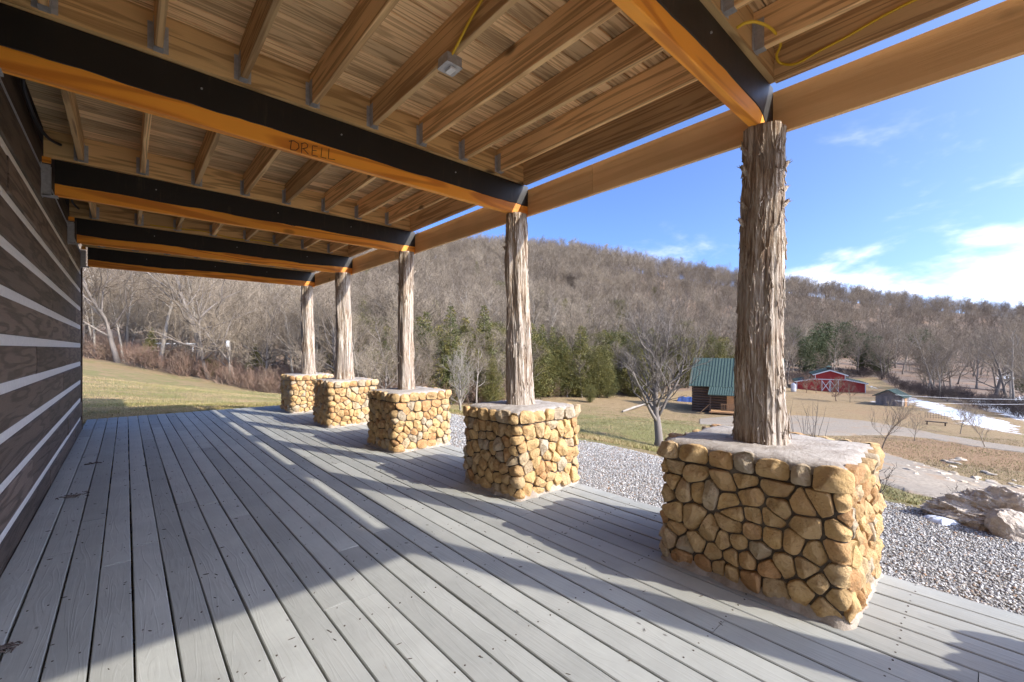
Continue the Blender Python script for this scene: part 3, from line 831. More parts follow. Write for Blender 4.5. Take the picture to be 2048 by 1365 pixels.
def stone_pier(x0, y0, wd, dp, H, seed, label, npt=14):
    rr = random.Random(seed)
    t = thing('stone_pier', label, 'pier', (x0, y0, 0), 0, 'stone piers along the deck')
    r = .045
    segs = [wd - 2 * r, math.pi * r / 2, dp - 2 * r, math.pi * r / 2] * 2
    segs[4] = wd - 2 * r; segs[6] = dp - 2 * r
    P = sum(segs)
    def pos(s):
        s %= P
        k = 0
        while s > segs[k] and k < 7: s -= segs[k]; k += 1
        if k == 0: return (r + s, 0, 0, -1)
        if k == 2: return (wd, r + s, 1, 0)
        if k == 4: return (wd - r - s, dp, 0, 1)
        if k == 6: return (0, dp - r - s, -1, 0)
        a = s / r; c, sn = math.cos(a), math.sin(a)
        if k == 1: n = (sn, -c); o = (wd - r, r)
        elif k == 3: n = (c, sn); o = (wd - r, dp - r)
        elif k == 5: n = (-sn, c); o = (r, dp - r)
        else: n = (-c, -sn); o = (r, r)
        return (o[0] + n[0] * r, o[1] + n[1] * r, n[0], n[1])
    ztop = H - .118
    sd = []
    z = .075; k = 0
    while z < ztop - .03:
        n = int(P / rr.uniform(.086, .104))
        ph = rr.random()
        for i in range(n):
            if rr.random() < .22: continue
            sd.append((((i + ph + rr.uniform(-.42, .42)) * P / n) % P, z + rr.uniform(-.045, .045)))
        z += .088; k += 1
    for _ in range(1):
        cs = cells(sd, P, .015, ztop); sd2 = []
        for c, s in zip(cs, sd):
            if len(c) < 3: continue
            q = centroid(c); sd2.append((lerp(s[0], q[0], .5), lerp(s[1], q[1], .5)))
        sd = sd2
    polys = [(c, 0.0) for c in cells(sd, P, .015, ztop)]
    n = int(P / .138); b = [((i + rr.uniform(-.22, .22)) / n) * P for i in range(n)]
    for i in range(n):
        a, e = b[i], b[(i + 1) % n] + (P if i == n - 1 else 0)
        q0, q1 = rr.uniform(-.008, .012), rr.uniform(-.02, .004)
        polys.append(([(a, ztop + q0), (e, ztop + q0 * .5), (e - .002, H + q1), (lerp(a, e, .5), H + q1 + .014), (a + .002, H + q1 - .006)], .012))
    for poly, extra in polys:
        if len(poly) < 3: continue
        cx, cz, ar = centroid(poly)
        if ar < .0012: continue
        R_ = math.sqrt(ar / math.pi)
        k = 1 - .0056 / R_
        p = [(cx + (a - cx) * k, cz + (c - cz) * k + rr.uniform(-.002, .002)) for a, c in poly]
        for it in range(2):
            cut = ((.10, .2) if extra else (.11, .22))[it]
            p2 = []
            for i in range(len(p)):
                a, e = p[i], p[(i + 1) % len(p)]
                p2 += [(lerp(a[0], e[0], cut), lerp(a[1], e[1], cut)), (lerp(a[0], e[0], 1 - cut), lerp(a[1], e[1], 1 - cut))]
            p = p2
        arr = np.array(p + [p[0]]); sl_ = np.r_[0, np.cumsum(np.hypot(*np.diff(arr, axis=0).T))]
        tt = np.linspace(0, sl_[-1], npt, endpoint=False)
        p = np.c_[np.interp(tt, sl_, arr[:, 0]), np.interp(tt, sl_, arr[:, 1])]
        Hh = min(.052, .52 * R_ + .013) * rr.uniform(.7, 1.25) + extra * .8
        tx, tz_ = rr.gauss(0, .14), rr.gauss(0, .14)
        fac = [(rr.uniform(0, 6.283), rr.uniform(.25, .75), rr.uniform(.80, 1.08)) for _ in range(4)]
        q = MB(); so_ = Vector((rr.uniform(0, 90), rr.uniform(0, 90), rr.uniform(0, 90)))
        ax, ay, an, am = pos(cx)
        org = Vector((ax, ay, cz))
        for sc_, of in ((.97, -.02), (1.0, .38), (.972, .80), (.89, .95), (.64, 1.0), (.34, 1.01)):
            for a, c in p:
                s = cx + (a - cx) * sc_; zz = cz + (c - cz) * sc_
                X, Y, nx, ny = pos(s)
                o = (-.02 if of < 0 else of * Hh + tx * (s - cx) * of + tz_ * (zz - cz) * of)
                if of > .5:
                    for fa, fs, fo in fac: o = min(o, Hh * fo - fs * ((s - cx) * math.cos(fa) + (zz - cz) * math.sin(fa)))
                    o = max(o, .28 * Hh)
                nv = mnoise.noise(Vector((s * 17, zz * 17, 0)) + so_)
                nv2 = mnoise.noise(Vector((s * 48, zz * 48, 3)) + so_)
                o += (.009 * nv + .005 * nv2 - .010 * max(0, nv2 - .25)) if of > 0 else 0
                q.v.append((X + nx * o - ax, Y + ny * o - ay, zz - cz + .004 * nv + .002 * nv2))
        X, Y, nx, ny = pos(cx)
        o = Hh * 1.01 + .007 * mnoise.noise(Vector((cx * 17, cz * 17, 0)) + so_)
        q.v.append((X + nx * o - ax, Y + ny * o - ay, 0))
        for g in range(5):
            for i in range(npt):
                j = (i + 1) % npt
                q.f.append((g * npt + i, g * npt + j, (g + 1) * npt + j, (g + 1) * npt + i))
        for i in range(npt): q.f.append((5 * npt + i, 5 * npt + (i + 1) % npt, 6 * npt))
        q.build('stone', MAT['stone'], t, smooth=True, loc=org)
    m_ = 96
    q = MB()
    for zz, of in ((-.03, .001), (H - .03, .001)):
        for i in range(m_):
            X, Y, nx, ny = pos(P * i / m_); q.v.append((X + nx * of, Y + ny * of, zz))
    q.f = [(i, (i + 1) % m_, m_ + (i + 1) % m_, m_ + i) for i in range(m_)] + [tuple(range(m_ - 1, -1, -1)), tuple(range(m_, 2 * m_))]
    q.build('mortar_core', MAT['joint'], t)
    # mortar skirt at the foot
    q = MB(); m2 = 150
    for i in range(m2):
        X, Y, nx, ny = pos(P * i / m2)
        e = mnoise.noise(Vector((i * .21, seed, 0))); e2 = mnoise.noise(Vector((i * .6, seed, 9)))
        for o, zz in ((.034 + .026 * e + .008 * e2, .0012), (.027 + .020 * e + .006 * e2, .010 + .005 * e2), (.018 + .010 * e, .030 + .018 * e2), (.006, .055 + .03 * e)):
            q.v.append((X + nx * o, Y + ny * o, zz))
    for i in range(m2):
        for j in range(3): q.f.append((i * 4 + j, ((i + 1) % m2) * 4 + j, ((i + 1) % m2) * 4 + j + 1, i * 4 + j + 1))
    q.build('mortar_footing', MAT['footing'], t, smooth=True)
    # mortar cap
    q = MB(); rings = [(.004, -.055), (.006, -.022), (-.006, -.008), (-.05, .003), (-.14, .008), (-.26, .010)]
    for of, dz in rings:
        for i in range(m_):
            X, Y, nx, ny = pos(P * i / m_)
            e = mnoise.noise(Vector((X * 14, Y * 14, seed)))
            if of <= -.05:
                cxm, cym = wd / 2, dp / 2
                f_ = 1 + of / (min(wd, dp) / 2) * .9
                X, Y = cxm + (X - cxm) * f_, cym + (Y - cym) * f_; o = 0
            else: o = of + .012 * e
            q.v.append((X + nx * o, Y + ny * o, H + dz + .007 * e + .006 * mnoise.noise(Vector((X * 30, Y * 30, seed)))))
    for g in range(len(rings) - 1):
        for i in range(m_): q.f.append((g * m_ + i, g * m_ + (i + 1) % m_, (g + 1) * m_ + (i + 1) % m_, (g + 1) * m_ + i))
    q.f.append(tuple((len(rings) - 1) * m_ + i for i in range(m_)))
    q.build('mortar_cap', MAT['mortar'], t, smooth=True)
    return t
PIERS = [(-1.90, .86), (.47, .95), (2.82, .80), (5.16, .80), (7.56, .80), (9.80, .80)]
PL = ['fieldstone pier just out of the picture at the near end of the deck', 'biggest fieldstone pier, nearest the camera at right', 'fieldstone pier second from the camera, with gravel showing behind it',
      'fieldstone pier in the middle of the row, third from the camera', 'fieldstone pier second from the far end of the deck', 'smallest fieldstone pier in view, at the far end of the deck']
PH = [.78, .775, .79, .775, .80, .80]
for i, (py_, dp_) in enumerate(PIERS):
    stone_pier(2.60, py_, .83, dp_, PH[i], 3 + i * 7, PL[i], 22 if i == 1 else 15)

# ------------------------------------------------------------------ cedar posts
def cedar_post(cx, cy, z0, z1, r0, r1, lobe, seed, label, lean=0.0, stubs=(), ns=96, nr=70, strips=0):
    rr = random.Random(seed)
    t = thing('cedar_post', label, 'post', (cx, cy, z0), 0, 'cedar log posts')
    q = MB(); L = z1 - z0
    ph = [rr.uniform(0, 6.28) for _ in range(6)]
    def rad(a, s):
        r = lerp(r0, r1, s ** .8) + (r0 - r1) * .35 * max(0, 1 - s / .12) ** 2
        r *= 1 + lobe * (.6 * math.cos(3 * a + ph[0] + .9 * s) + .5 * math.cos(5 * a + ph[1] - .7 * s) + .35 * math.cos(2 * a + ph[2]))
        c, sn = math.cos(a), math.sin(a)
        r += .020 * mnoise.noise(Vector((c * 1.6, sn * 1.6, s * 3.2 + seed))) + .012 * max(0, mnoise.noise(Vector((c * 3.5, sn * 3.5, s * 11 + seed)))) 
        r += .0075 * mnoise.noise(Vector((c * 11, sn * 11, s * 4.5 + seed)))
        r += .005 * mnoise.noise(Vector((c * 26, sn * 26, s * 9 + seed)))
        return r
    def cen(s): return (lean * s * (1 - .2 * s) + .014 * math.sin(4 * s + ph[3]), .014 * math.sin(2.5 * s + ph[4]))
    for i in range(nr + 1):
        s = i / nr; ox, oy = cen(s)
        for k in range(ns):
            a = 2 * math.pi * k / ns; r = rad(a, s)
            q.v.append((ox + r * math.cos(a), oy + r * math.sin(a), L * s))
    for i in range(nr):
        for k in range(ns): q.f.append((i * ns + k, i * ns + (k + 1) % ns, (i + 1) * ns + (k + 1) % ns, (i + 1) * ns + k))
    q.f.append(tuple(nr * ns + k for k in range(ns)))
    q.build('log', MAT['bark'], t, smooth=True)
    for s, a, ln in stubs:
        ox, oy = cen(s); r = rad(a, s) - .01
        p = Vector((ox + r * math.cos(a), oy + r * math.sin(a), L * s)); d = Vector((math.cos(a), math.sin(a), .75)).normalized()
        q = MB(); q.tube([p, p + d * ln * .6, p + d * ln + Vector((0, 0, .012))], [.020, .015, .010], 7)
        for _ in range(3):
            e = p + d * ln * .8; q.tube([e, e + (d + Vector((rr.uniform(-.5, .5), rr.uniform(-.5, .5), rr.uniform(-.2, .4)))) * .03], [.006, .001], 4)
        q.build('branch_stub', MAT['bark'], t, smooth=False)
    if strips:
        q = MB()
        for _ in range(strips):
            a = rr.uniform(0, 6.28); s = rr.uniform(.02, .97); ox, oy = cen(s)
            ln = rr.uniform(.03, .14); wdt = rr.uniform(.002, .005); lift = rr.uniform(.0, .012); n = 4
            tw = rr.uniform(-.25, .25)
            P_ = []
            for k in range(n + 1):
                ss = s + ln / L * (k / n - .5); aa = a + tw * (k / n - .5)
                r = rad(aa, min(max(ss, 0), 1)) + .002 + lift * (2 * k / n - 1) ** 2
                P_.append(Vector((ox + r * math.cos(aa), oy + r * math.sin(aa), L * min(max(ss, 0), 1))))
            q.tube(P_, [wdt, wdt, wdt * .9, wdt * .7, wdt * .3], 4)
        tag(q.build('bark_strips', MAT['bark'], t), kind='stuff')
    return t
CT = [.75, .75, .77, .75, .77, .77]
CYP = [-1.44, .955, 3.245, 5.58, 7.90, 10.06]
cedar_post(3.02, CYP[0], CT[0], ZB, .14, .115, .05, 5, 'cedar log post just out of the picture at the near end', .0, [(s_, a_, .09) for s_, a_ in ((.55, 2.6), (.63, -.4), (.72, 2.9), (.8, 2.4), (.86, -.3))], 48, 40)
cedar_post(2.99, CYP[1], CT[1], ZB, .139, .113, .035, 8, 'thick shaggy-barked cedar post nearest the camera, with broken branch stubs', -.02,
           [(.86, 2.55, .06), (.875, -.85, .06), (.80, -.85, .05), (.755, -.8, .06), (.75, 2.5, .05), (.70, 2.4, .05), (.92, 2.6, .05), (.745, -1.7, .03)], 144, 120, 420)
cedar_post(3.00, CYP[2], CT[2], ZB, .128, .098, .11, 17, 'fluted cedar post on the second pier from the camera', -.01, [(.82, 2.4, .03), (.74, 2.4, .02)], 110, 80, 160)
cedar_post(2.98, CYP[3], CT[3], ZB, .118, .098, .09, 21, 'pale fluted cedar post on the middle pier', -.01, [(.84, 2.5, .05), (.76, 2.5, .04), (.85, -.6, .05), (.93, 2.6, .04)], 96, 70, 90)
cedar_post(2.97, CYP[4], CT[4], ZB, .15, .120, .07, 29, 'brown cedar post on the second pier from the far end', -.02, [(.6, 2.4, .03)], 80, 60, 60)
cedar_post(2.99, CYP[5], CT[5], ZB, .135, .118, .06, 33, 'cedar post on the farthest pier', -.01, [(.82, 2.4, .07), (.5, 2.4, .04)], 80, 60, 60)

# ------------------------------------------------------------------ vegetation builders
def rand_perp(d, rr):
    v = Vector((rr.gauss(0, 1), rr.gauss(0, 1), rr.gauss(0, 1))); v -= d * v.dot(d)
    return v.normalized() if v.length > 1e-6 else Vector((1, 0, 0))
def bare_tree(seed, H, r0, nmain=9, nsec=7, ntw=6, fork=.3, spread=.9, up=.25, wig=.22, ntw2=0, clear=.28, straight=False, tw_r=.006):
    """trunk (with its limbs) and crown of fine twigs, tapering, each a mesh"""
    rr = random.Random(seed)
    T, C = MB(), MB()
    def grow(p, d, L, r, n, upk, wg, rend):
        pts, rads = [p], [r]
        for i in range(n):
            d = (d + Vector((rr.gauss(0, wg), rr.gauss(0, wg), rr.gauss(0, wg * .7) + upk))).normalized()
            p = p + d * (L / n); pts.append(p); rads.append(lerp(r, rend, (i + 1) / n))
        return pts, rads
    def along(pts, s):
        k = s * (len(pts) - 1); i = min(int(k), len(pts) - 2)
        return pts[i].lerp(pts[i + 1], k - i), (pts[i + 1] - pts[i]).normalized()
    tp, tr = grow(Vector((0, 0, -.15)), Vector((rr.gauss(0, .05), rr.gauss(0, .05), 1)).normalized(), H * (.85 if straight else .62), r0, 9, .03, .05 if straight else .10, r0 * (.12 if straight else .35))
    tr[0] *= 1.35
    T.tube(tp, tr, 8, tip=True)
    for i in range(nmain):
        s = lerp(clear, .99, (i + rr.random() * .8) / nmain)
        p, d = along(tp, s)
        rb = lerp(r0, r0 * .35, s) * rr.uniform(.42, .68)
        az = i * 2.4 + rr.uniform(-.5, .5)
        out = Vector((math.cos(az), math.sin(az), 0))
        dd = (d * lerp(.35, .9, s) + out * spread * rr.uniform(.8, 1.25)).normalized()
        L = H * lerp(.50, .30, s) * rr.uniform(.8, 1.15)
        if straight: L *= .62
        lp, lr = grow(p, dd, L, rb, 7, up * .35, wig, rb * .22)
        T.tube(lp, lr, 5, tip=True)
        for j in range(nsec):
            s2 = lerp(.2, .98, (j + rr.random()) / nsec)
            p2, d2 = along(lp, s2)
            dd2 = (d2 * .7 + rand_perp(d2, rr) * rr.uniform(.6, 1.0) + Vector((0, 0, up * .6))).normalized()
            L2 = L * lerp(.6, .32, s2) * rr.uniform(.7, 1.2); r2 = max(tw_r * 1.4, lerp(rb, rb * .22, s2) * .55)
            sp, sr = grow(p2, dd2, L2, r2, 5, up * .3, wig * 1.1, r2 * .3)
            C.tube(sp, sr, 4, tip=True)
            for k in range(ntw):
                s3 = lerp(.15, 1.0, (k + rr.random()) / ntw)
                p3, d3 = along(sp, min(s3, .999))
                dd3 = (d3 * .8 + rand_perp(d3, rr) * rr.uniform(.5, 1.0) + Vector((0, 0, up * .7))).normalized()
                L3 = L2 * rr.uniform(.3, .65)
                wp, wr = grow(p3, dd3, L3, max(tw_r, r2 * .5), 3, up * .25, wig, tw_r * .5)
                C.tube(wp, wr, 3, tip=True)
                for _ in range(ntw2):
                    p4, d4 = along(wp, rr.uniform(.2, .95))
                    dd4 = (d4 * .8 + rand_perp(d4, rr) * .8 + Vector((0, 0, up * .5))).normalized()
                    e = p4 + dd4 * L3 * rr.uniform(.3, .7)
                    C.tube([p4, p4.lerp(e, .5) + rand_perp(dd4, rr) * L3 * .05, e], [tw_r * .75, tw_r * .6, tw_r * .3], 3, tip=True)
    k = H / max(v[2] for v in T.v + C.v)
    T.v = [(v[0] * k, v[1] * k, v[2] * k) for v in T.v]; C.v = [(v[0] * k, v[1] * k, v[2] * k) for v in C.v]
    return T, C
def evergreen(seed, H, Wd, tiers=26, dens=1.0, leaf=.16, shape='cone'):
    rr = random.Random(seed)
    T, C = MB(), MB()
    lean = Vector((rr.gauss(0, .02), rr.gauss(0, .02), 0))
    tp = [Vector((0, 0, -.2)) + lean * H * i / 6 + Vector((0, 0, (H * .95 + .2) * i / 6)) for i in range(7)]
    T.tube(tp, [lerp(.035 * H ** .8, .01, i / 6) for i in range(7)], 6, tip=True)
    lob = [(rr.uniform(0, 6.28), rr.uniform(.1, .95), rr.uniform(-.35, .35)) for _ in range(12)]
    for i in range(tiers):
        s = lerp(.05, .99, (i + rr.random() * .6) / tiers)
        prof = (1 - s) ** .75 * (min(1, s / .16)) ** .5 + .05 if shape == 'cone' else (max(0, 1 - (abs(s - .55) / .5) ** 2.4)) ** .6 * .95 + .05
        nb = max(4, int(lerp(11, 5, s) * dens))
        for j in range(nb):
            az = j * 6.283 / nb + rr.uniform(-.4, .4) + i
            k = 1.0
            for la, ls, lv in lob:
                k += lv * math.exp(-((math.sin((az - la) / 2)) ** 2) / .15 - ((s - ls) / .16) ** 2)
            L = Wd * .5 * prof * k * rr.uniform(.75, 1.12)
            if L < .12: L = .12
            p = tp[0] + (tp[-1] - tp[0]) * (s * .98) + Vector((0, 0, .1))
            d = Vector((math.cos(az), math.sin(az), rr.uniform(.15, .6)))
            m = max(3, int(L / (leaf * .85)))
            for q_ in range(m):
                t = (q_ + .4 + rr.random() * .6) / m
                c = p + Vector((d.x * L * t, d.y * L * t, d.z * L * t - .18 * L * t * t)) + Vector((rr.gauss(0, .06), rr.gauss(0, .06), rr.gauss(0, .07))) * (.5 + L)
                for _ in range(3):
                    a = Vector((d.x + rr.gauss(0, .7), d.y + rr.gauss(0, .7), rr.gauss(.25, .6))).normalized() * leaf * rr.uniform(.7, 1.5)
                    n = rand_perp(a.normalized(), rr) * leaf * rr.uniform(.16, .34)
                    b = len(C.v)
                    C.v += [tuple(c - n * .4), tuple(c + a * .55 + n), tuple(c + a * 1.15), tuple(c + a * .5 - n)]
                    C.f.append((b, b + 1, b + 2, b + 3))
    return T, C
def variant(T, C, mt, mc, name):
    return T.mesh(name + '_trunk', mt, True), C.mesh(name + '_crown', mc, False)
def put_tree(name, var, loc, s, rz, label, cat, group=None, sz=None):
    t = thing(name, label, cat, loc, rz, group)
    t.scale = (s, s, sz or s)
    place('trunk', var[0], t); place('crown', var[1], t)
    return t
VB = [variant(*bare_tree(100 + k, 12, .17, nmain=12, nsec=8, ntw=7, ntw2=2, spread=(.65, .9, .55, .8, .6, 1.0)[k], up=(.35, .22, .42, .28, .4, .2)[k], clear=(.35, .25, .4, .3, .45, .22)[k], straight=k in (2, 4, 0), tw_r=.0095),
              MAT['trunk'] if k % 2 else MAT['paletrunk'], MAT['twig'], 'bare_%d' % k) for k in range(6)]
VE = [variant(*evergreen(200 + k, 6.0, (3.0, 3.6, 2.6, 4.2)[k], 40, 1.75, .085, 'cone' if k < 3 else 'round'), MAT['trunk'], MAT['cedar'], 'cedar_%d' % k) for k in range(4)]
VP = [variant(*evergreen(300 + k, 8.0, (4.5, 5.5)[k], 30, 1.2, .20, 'round'), MAT['trunk'], MAT['pine'], 'pine_%d' % k) for k in range(2)]

# ------------------------------------------------------------------ the wooded hill: one mass of trees nobody could count
def scatter(n, azlo, azhi, rfun, seed):
    g = np.random.default_rng(seed)
    az = g.uniform(azlo, azhi, n); u_ = g.uniform(0, 1, n)
    r0, r1 = rfun(az)
    r = np.sqrt(lerp(r0 ** 2, r1 ** 2, u_))
    return r * np.sin(az), r * np.cos(az), g
RAZ = np.array([YAW + math.atan((p - 1024) / F) for p, *_ in RIDGE]); RRR = np.array([d / math.cos(math.atan((p - 1024) / F)) for p, _, d, _ in RIDGE])
def make_mass(name, X, Y, g, variants, smin, smax, label, kindname, sink=.1):
    me = bpy.data.meshes.new(name); n = len(X)
    me.vertices.add(n); me.vertices.foreach_set('co', np.c_[X, Y, terrain(X, Y) - sink].ravel())
    for nm, typ, arr in (('variant', 'INT', g.integers(0, len(variants), n)), ('rot', 'FLOAT', g.uniform(0, 6.28, n)), ('scl', 'FLOAT', g.uniform(smin, smax, n))):
        a = me.attributes.new(nm, typ, 'POINT'); a.data.foreach_set('value', arr.astype(np.int32 if typ == 'INT' else np.float32))
    o = tag(place(name, me), label, kindname, None, 'stuff')
    gt = bpy.data.node_groups.new(name + '_scatter', 'GeometryNodeTree')
    gt.interface.new_socket('Geometry', in_out='INPUT', socket_type='NodeSocketGeometry')
    gt.interface.new_socket('Geometry', in_out='OUTPUT', socket_type='NodeSocketGeometry')
    gi = gt.nodes.new('NodeGroupInput'); go = gt.nodes.new('NodeGroupOutput')
    jn = gt.nodes.new('GeometryNodeJoinGeometry')
    def na(nm, t):
        a = gt.nodes.new('GeometryNodeInputNamedAttribute'); a.data_type = t; a.inputs[0].default_value = nm; return a.outputs[0]
    va, ro, sc_ = na('variant', 'INT'), na('rot', 'FLOAT'), na('scl', 'FLOAT')
    cx = gt.nodes.new('ShaderNodeCombineXYZ'); gt.links.new(ro, cx.inputs[2])
    for k, meshes in enumerate(variants):
        cmp_ = gt.nodes.new('FunctionNodeCompare'); cmp_.data_type = 'INT'; cmp_.operation = 'EQUAL'
        gt.links.new(va, cmp_.inputs[2]); cmp_.inputs[3].default_value = k
        for mm in meshes:
            src = bpy.data.objects.new(name + '_source', mm)
            oi = gt.nodes.new('GeometryNodeObjectInfo'); oi.inputs['Object'].default_value = src
            ip = gt.nodes.new('GeometryNodeInstanceOnPoints')
            gt.links.new(gi.outputs[0], ip.inputs['Points']); gt.links.new(cmp_.outputs[0], ip.inputs['Selection'])
            gt.links.new(oi.outputs['Geometry'], ip.inputs['Instance']); gt.links.new(cx.outputs[0], ip.inputs['Rotation']); gt.links.new(sc_, ip.inputs['Scale'])
            gt.links.new(ip.outputs[0], jn.inputs[0])
    gt.links.new(jn.outputs[0], go.inputs[0])
    md = o.modifiers.new('scatter', 'NODES'); md.node_group = gt
    return o
X, Y, g = scatter(5200, EAZ[1] + .1, YAW + math.atan((2300 - 1024) / F), lambda az: (np.interp(az, EAZ, ERR) + 12, np.interp(az, RAZ, RRR) * 1.10), 5)
make_mass('bare_woodland', X, Y, g, VB, .5, 1.3, 'bare winter woodland covering the hillside', 'woodland')
# bramble thicket along the wood's foot
VS = [variant(*bare_tree(400 + k, 2.4, .022, nmain=12, nsec=5, ntw=4, spread=.9, up=.5, clear=.02, tw_r=.0065), MAT['redtwig'], MAT['redtwig'], 'bramble_%d' % k) for k in range(3)]
X, Y, g = scatter(900, EAZ[1] + .12, YAW + math.atan((1330 - 1024) / F), lambda az: (np.interp(az, EAZ, ERR) - 1.0, np.interp(az, EAZ, ERR) + 9), 8)
make_mass('bramble_thicket', X, Y, g, VS, .5, 1.25, 'reddish brown bramble thicket along the foot of the woods', 'thicket')
X, Y, g = scatter(420, YAW + math.atan((1560 - 1024) / F), YAW + math.atan((2250 - 1024) / F), lambda az: (np.interp(az, EAZ, ERR) - 0.5, np.interp(az, EAZ, ERR) + 14), 9)
VD = [variant(*bare_tree(430 + k, 2.6, .022, nmain=12, nsec=5, ntw=4, spread=.9, up=.45, clear=.02, tw_r=.008), MAT['darktwig'], MAT['darktwig'], 'brush_%d' % k) for k in range(2)]
make_mass('brush_thicket', X, Y, g, VD, .5, 1.0, 'dark bare brush at the foot of the woods behind the snow', 'thicket')

# ------------------------------------------------------------------ trees one can tell apart
VBIG = variant(*bare_tree(74, 6.4, .16, nmain=16, nsec=9, ntw=8, ntw2=2, spread=.72, up=.46, wig=.25, clear=.2, tw_r=.0055), MAT['trunk'], MAT['trunk'], 'walnut')
put_tree('spreading_tree', VBIG, G(1318, 893), 1.0, .6, 'large bare spreading tree standing alone on the grass before the green-roofed cabin', 'tree')
VY = variant(*bare_tree(83, 5.6, .085, nmain=14, nsec=7, ntw=6, ntw2=1, spread=.55, up=.55, clear=.16, tw_r=.006), MAT['paletrunk'], MAT['paletrunk'], 'young')
put_tree('young_tree', VY, gd(922, 29), 1.0, 1.0, 'slim pale bare tree seen between the second and third stone piers', 'tree')
VSAP = [variant(*bare_tree(90 + k, 3.0, .03, nmain=12, nsec=6, ntw=5, spread=.55, up=.5, clear=.25, tw_r=.0045), MAT['twig'], MAT['twig'], 'sapling_%d' % k) for k in range(3)]
for k, (px, py, h, lab) in enumerate(((1764, 897, 1.0, 'bare sapling at the near edge of the driveway, closest to the nearest pier'), (1829, 882, .72, 'small bare sapling beside the driveway left of two taller ones'),
        (1920, 868, .95, 'bare sapling with upright twigs standing between driveway and snow'), (1971, 896, .98, 'bare sapling at the right by the driveway, rightmost of the row'),
        (1700, 806, 1.15, 'bare sapling on the brown field left of the grey shed'))):
    p = G(px, py); put_tree('sapling', VSAP[k % 3], p, h, k * 1.3, lab, 'sapling', 'saplings in the field')
VRED = variant(*bare_tree(97, 4.2, .075, nmain=14, nsec=8, ntw=6, spread=1.0, up=.35, clear=.22, tw_r=.012), MAT['redtwig'], MAT['redtwig'], 'orchard')
put_tree('orchard_tree', VRED, G(1673, 803), .85, .2, 'small round-headed reddish bare tree in front of the red barn doors', 'tree')
put_tree('orchard_tree', VRED, G(1612, 786), .8, 2.2, 'reddish bare shrubby tree at the left front of the red barn', 'tree')
put_tree('orchard_tree', VRED, G(1632, 786), .7, 4.0, 'low reddish bare tree between barn doors and barn left corner', 'tree')
# stems behind the nearest pier
q = MB(); rr = random.Random(3)
for _ in range(30):
    az = rr.uniform(-.5, 3.4); L = rr.uniform(.8, 1.7); sp = rr.uniform(.15, .75)
    p = Vector((rr.gauss(0, .09), rr.gauss(0, .09), 0)); d = Vector((math.cos(az - YAW) * sp, math.sin(az - YAW) * sp * .5, 1)).normalized()
    pts = [p]
    for i in range(6):
        d = (d + Vector((rr.gauss(0, .07), rr.gauss(0, .07), .02))).normalized(); p = p + d * L / 6; pts.append(p)
    q.tube(pts, [lerp(.007, .002, i / 6) for i in range(7)], 5, tip=True)
    for i in (2, 3, 4, 5):
        if rr.random() < .6:
            e = pts[i] + (d + rand_perp(d, rr) * .7).normalized() * L * rr.uniform(.12, .3); q.tube([pts[i], e], [.003, .001], 3, tip=True)
sp_ = gd(1612, 7.6); sh = thing('twiggy_shrub', 'bare shrub of long dark upright stems behind the nearest stone pier', 'shrub', sp_)
q.build('stems', MAT['darktwig'], sh)
VTW = variant(*bare_tree(61, 1.0, .012, nmain=7, nsec=4, ntw=2, spread=1.1, up=.2, clear=.1, tw_r=.003), MAT['darktwig'], MAT['darktwig'], 'twigplant')
put_tree('dry_plant', VTW, gd(1757, 6.2), .75, .5, 'dry twiggy plant beside the right edge of the nearest pier', 'plant')
put_tree('dry_plant', VTW, gd(1915, 6.6), .55, 2.5, 'dry twig sticking up behind the boulder', 'plant')

ZONES = [(560, 'left of the farthest post'), (655, 'near the farthest post'), (760, 'between the far posts and the middle pier'), (860, 'behind the middle post'), (1030, 'left of the second nearest post'),
         (1180, 'right of the second nearest post'), (1330, 'behind the lone spreading tree'), (1500, 'left of the nearest post'), (1800, 'behind the red barn'), (9999, 'at the far right')]
def zone(px): return next(t for lim, t in ZONES if px < lim)
rr = random.Random(77)
def gtree(px, d, var, s, lab, cat='tree', group=None, name='bare_tree'):
    p = gd(px, d); p.z -= .1
    return put_tree(name, var, p, s, rr.uniform(0, 6.28), lab, cat, group, s * rr.uniform(.92, 1.1))
VTALL = variant(*bare_tree(55, 17, .30, nmain=13, nsec=9, ntw=7, ntw2=1, spread=.8, up=.3, clear=.33, tw_r=.012), MAT['trunk'], MAT['twig'], 'tall')
gtree(388, 44, VTALL, 1.0, 'tallest bare tree at the lawn edge, dark trunk forking below the porch beam')
gtree(405, 45.5, VB[2], 1.35, 'straight pale bare trunk just right of the tallest tree at the lawn edge')
gtree(318, 44.5, VB[4], 1.3, 'pale bare tree with crooked trunk left of the tallest tree at the lawn edge')
gtree(237, 44, VB[1], 1.2, 'grey bare tree at the lawn edge nearest the plank wall')
for k in range(90):
    px = rr.uniform(60, 2120); e = float(np.interp(px, [a for a, _ in EDGE], [b for _, b in EDGE]))
    if 1380 < px < 1760 and rr.random() < .3: continue
    gtree(px, e + rr.uniform(1, 13), VB[rr.randrange(6)], rr.uniform(.6, 1.0), 'bare grey tree fronting the woods, ' + zone(px), group='bare trees in the front rows of the woods')
for k in range(40):
    px = rr.uniform(600, 1340); e = float(np.interp(px, [a for a, _ in EDGE], [b for _, b in EDGE]))
    gtree(px, e + rr.uniform(-2.5, 8), VB[rr.choice((0, 2, 4, 1))], rr.uniform(.32, .66), 'slim bare tree among the cedars, ' + zone(px), group='slim bare trees among the cedars')
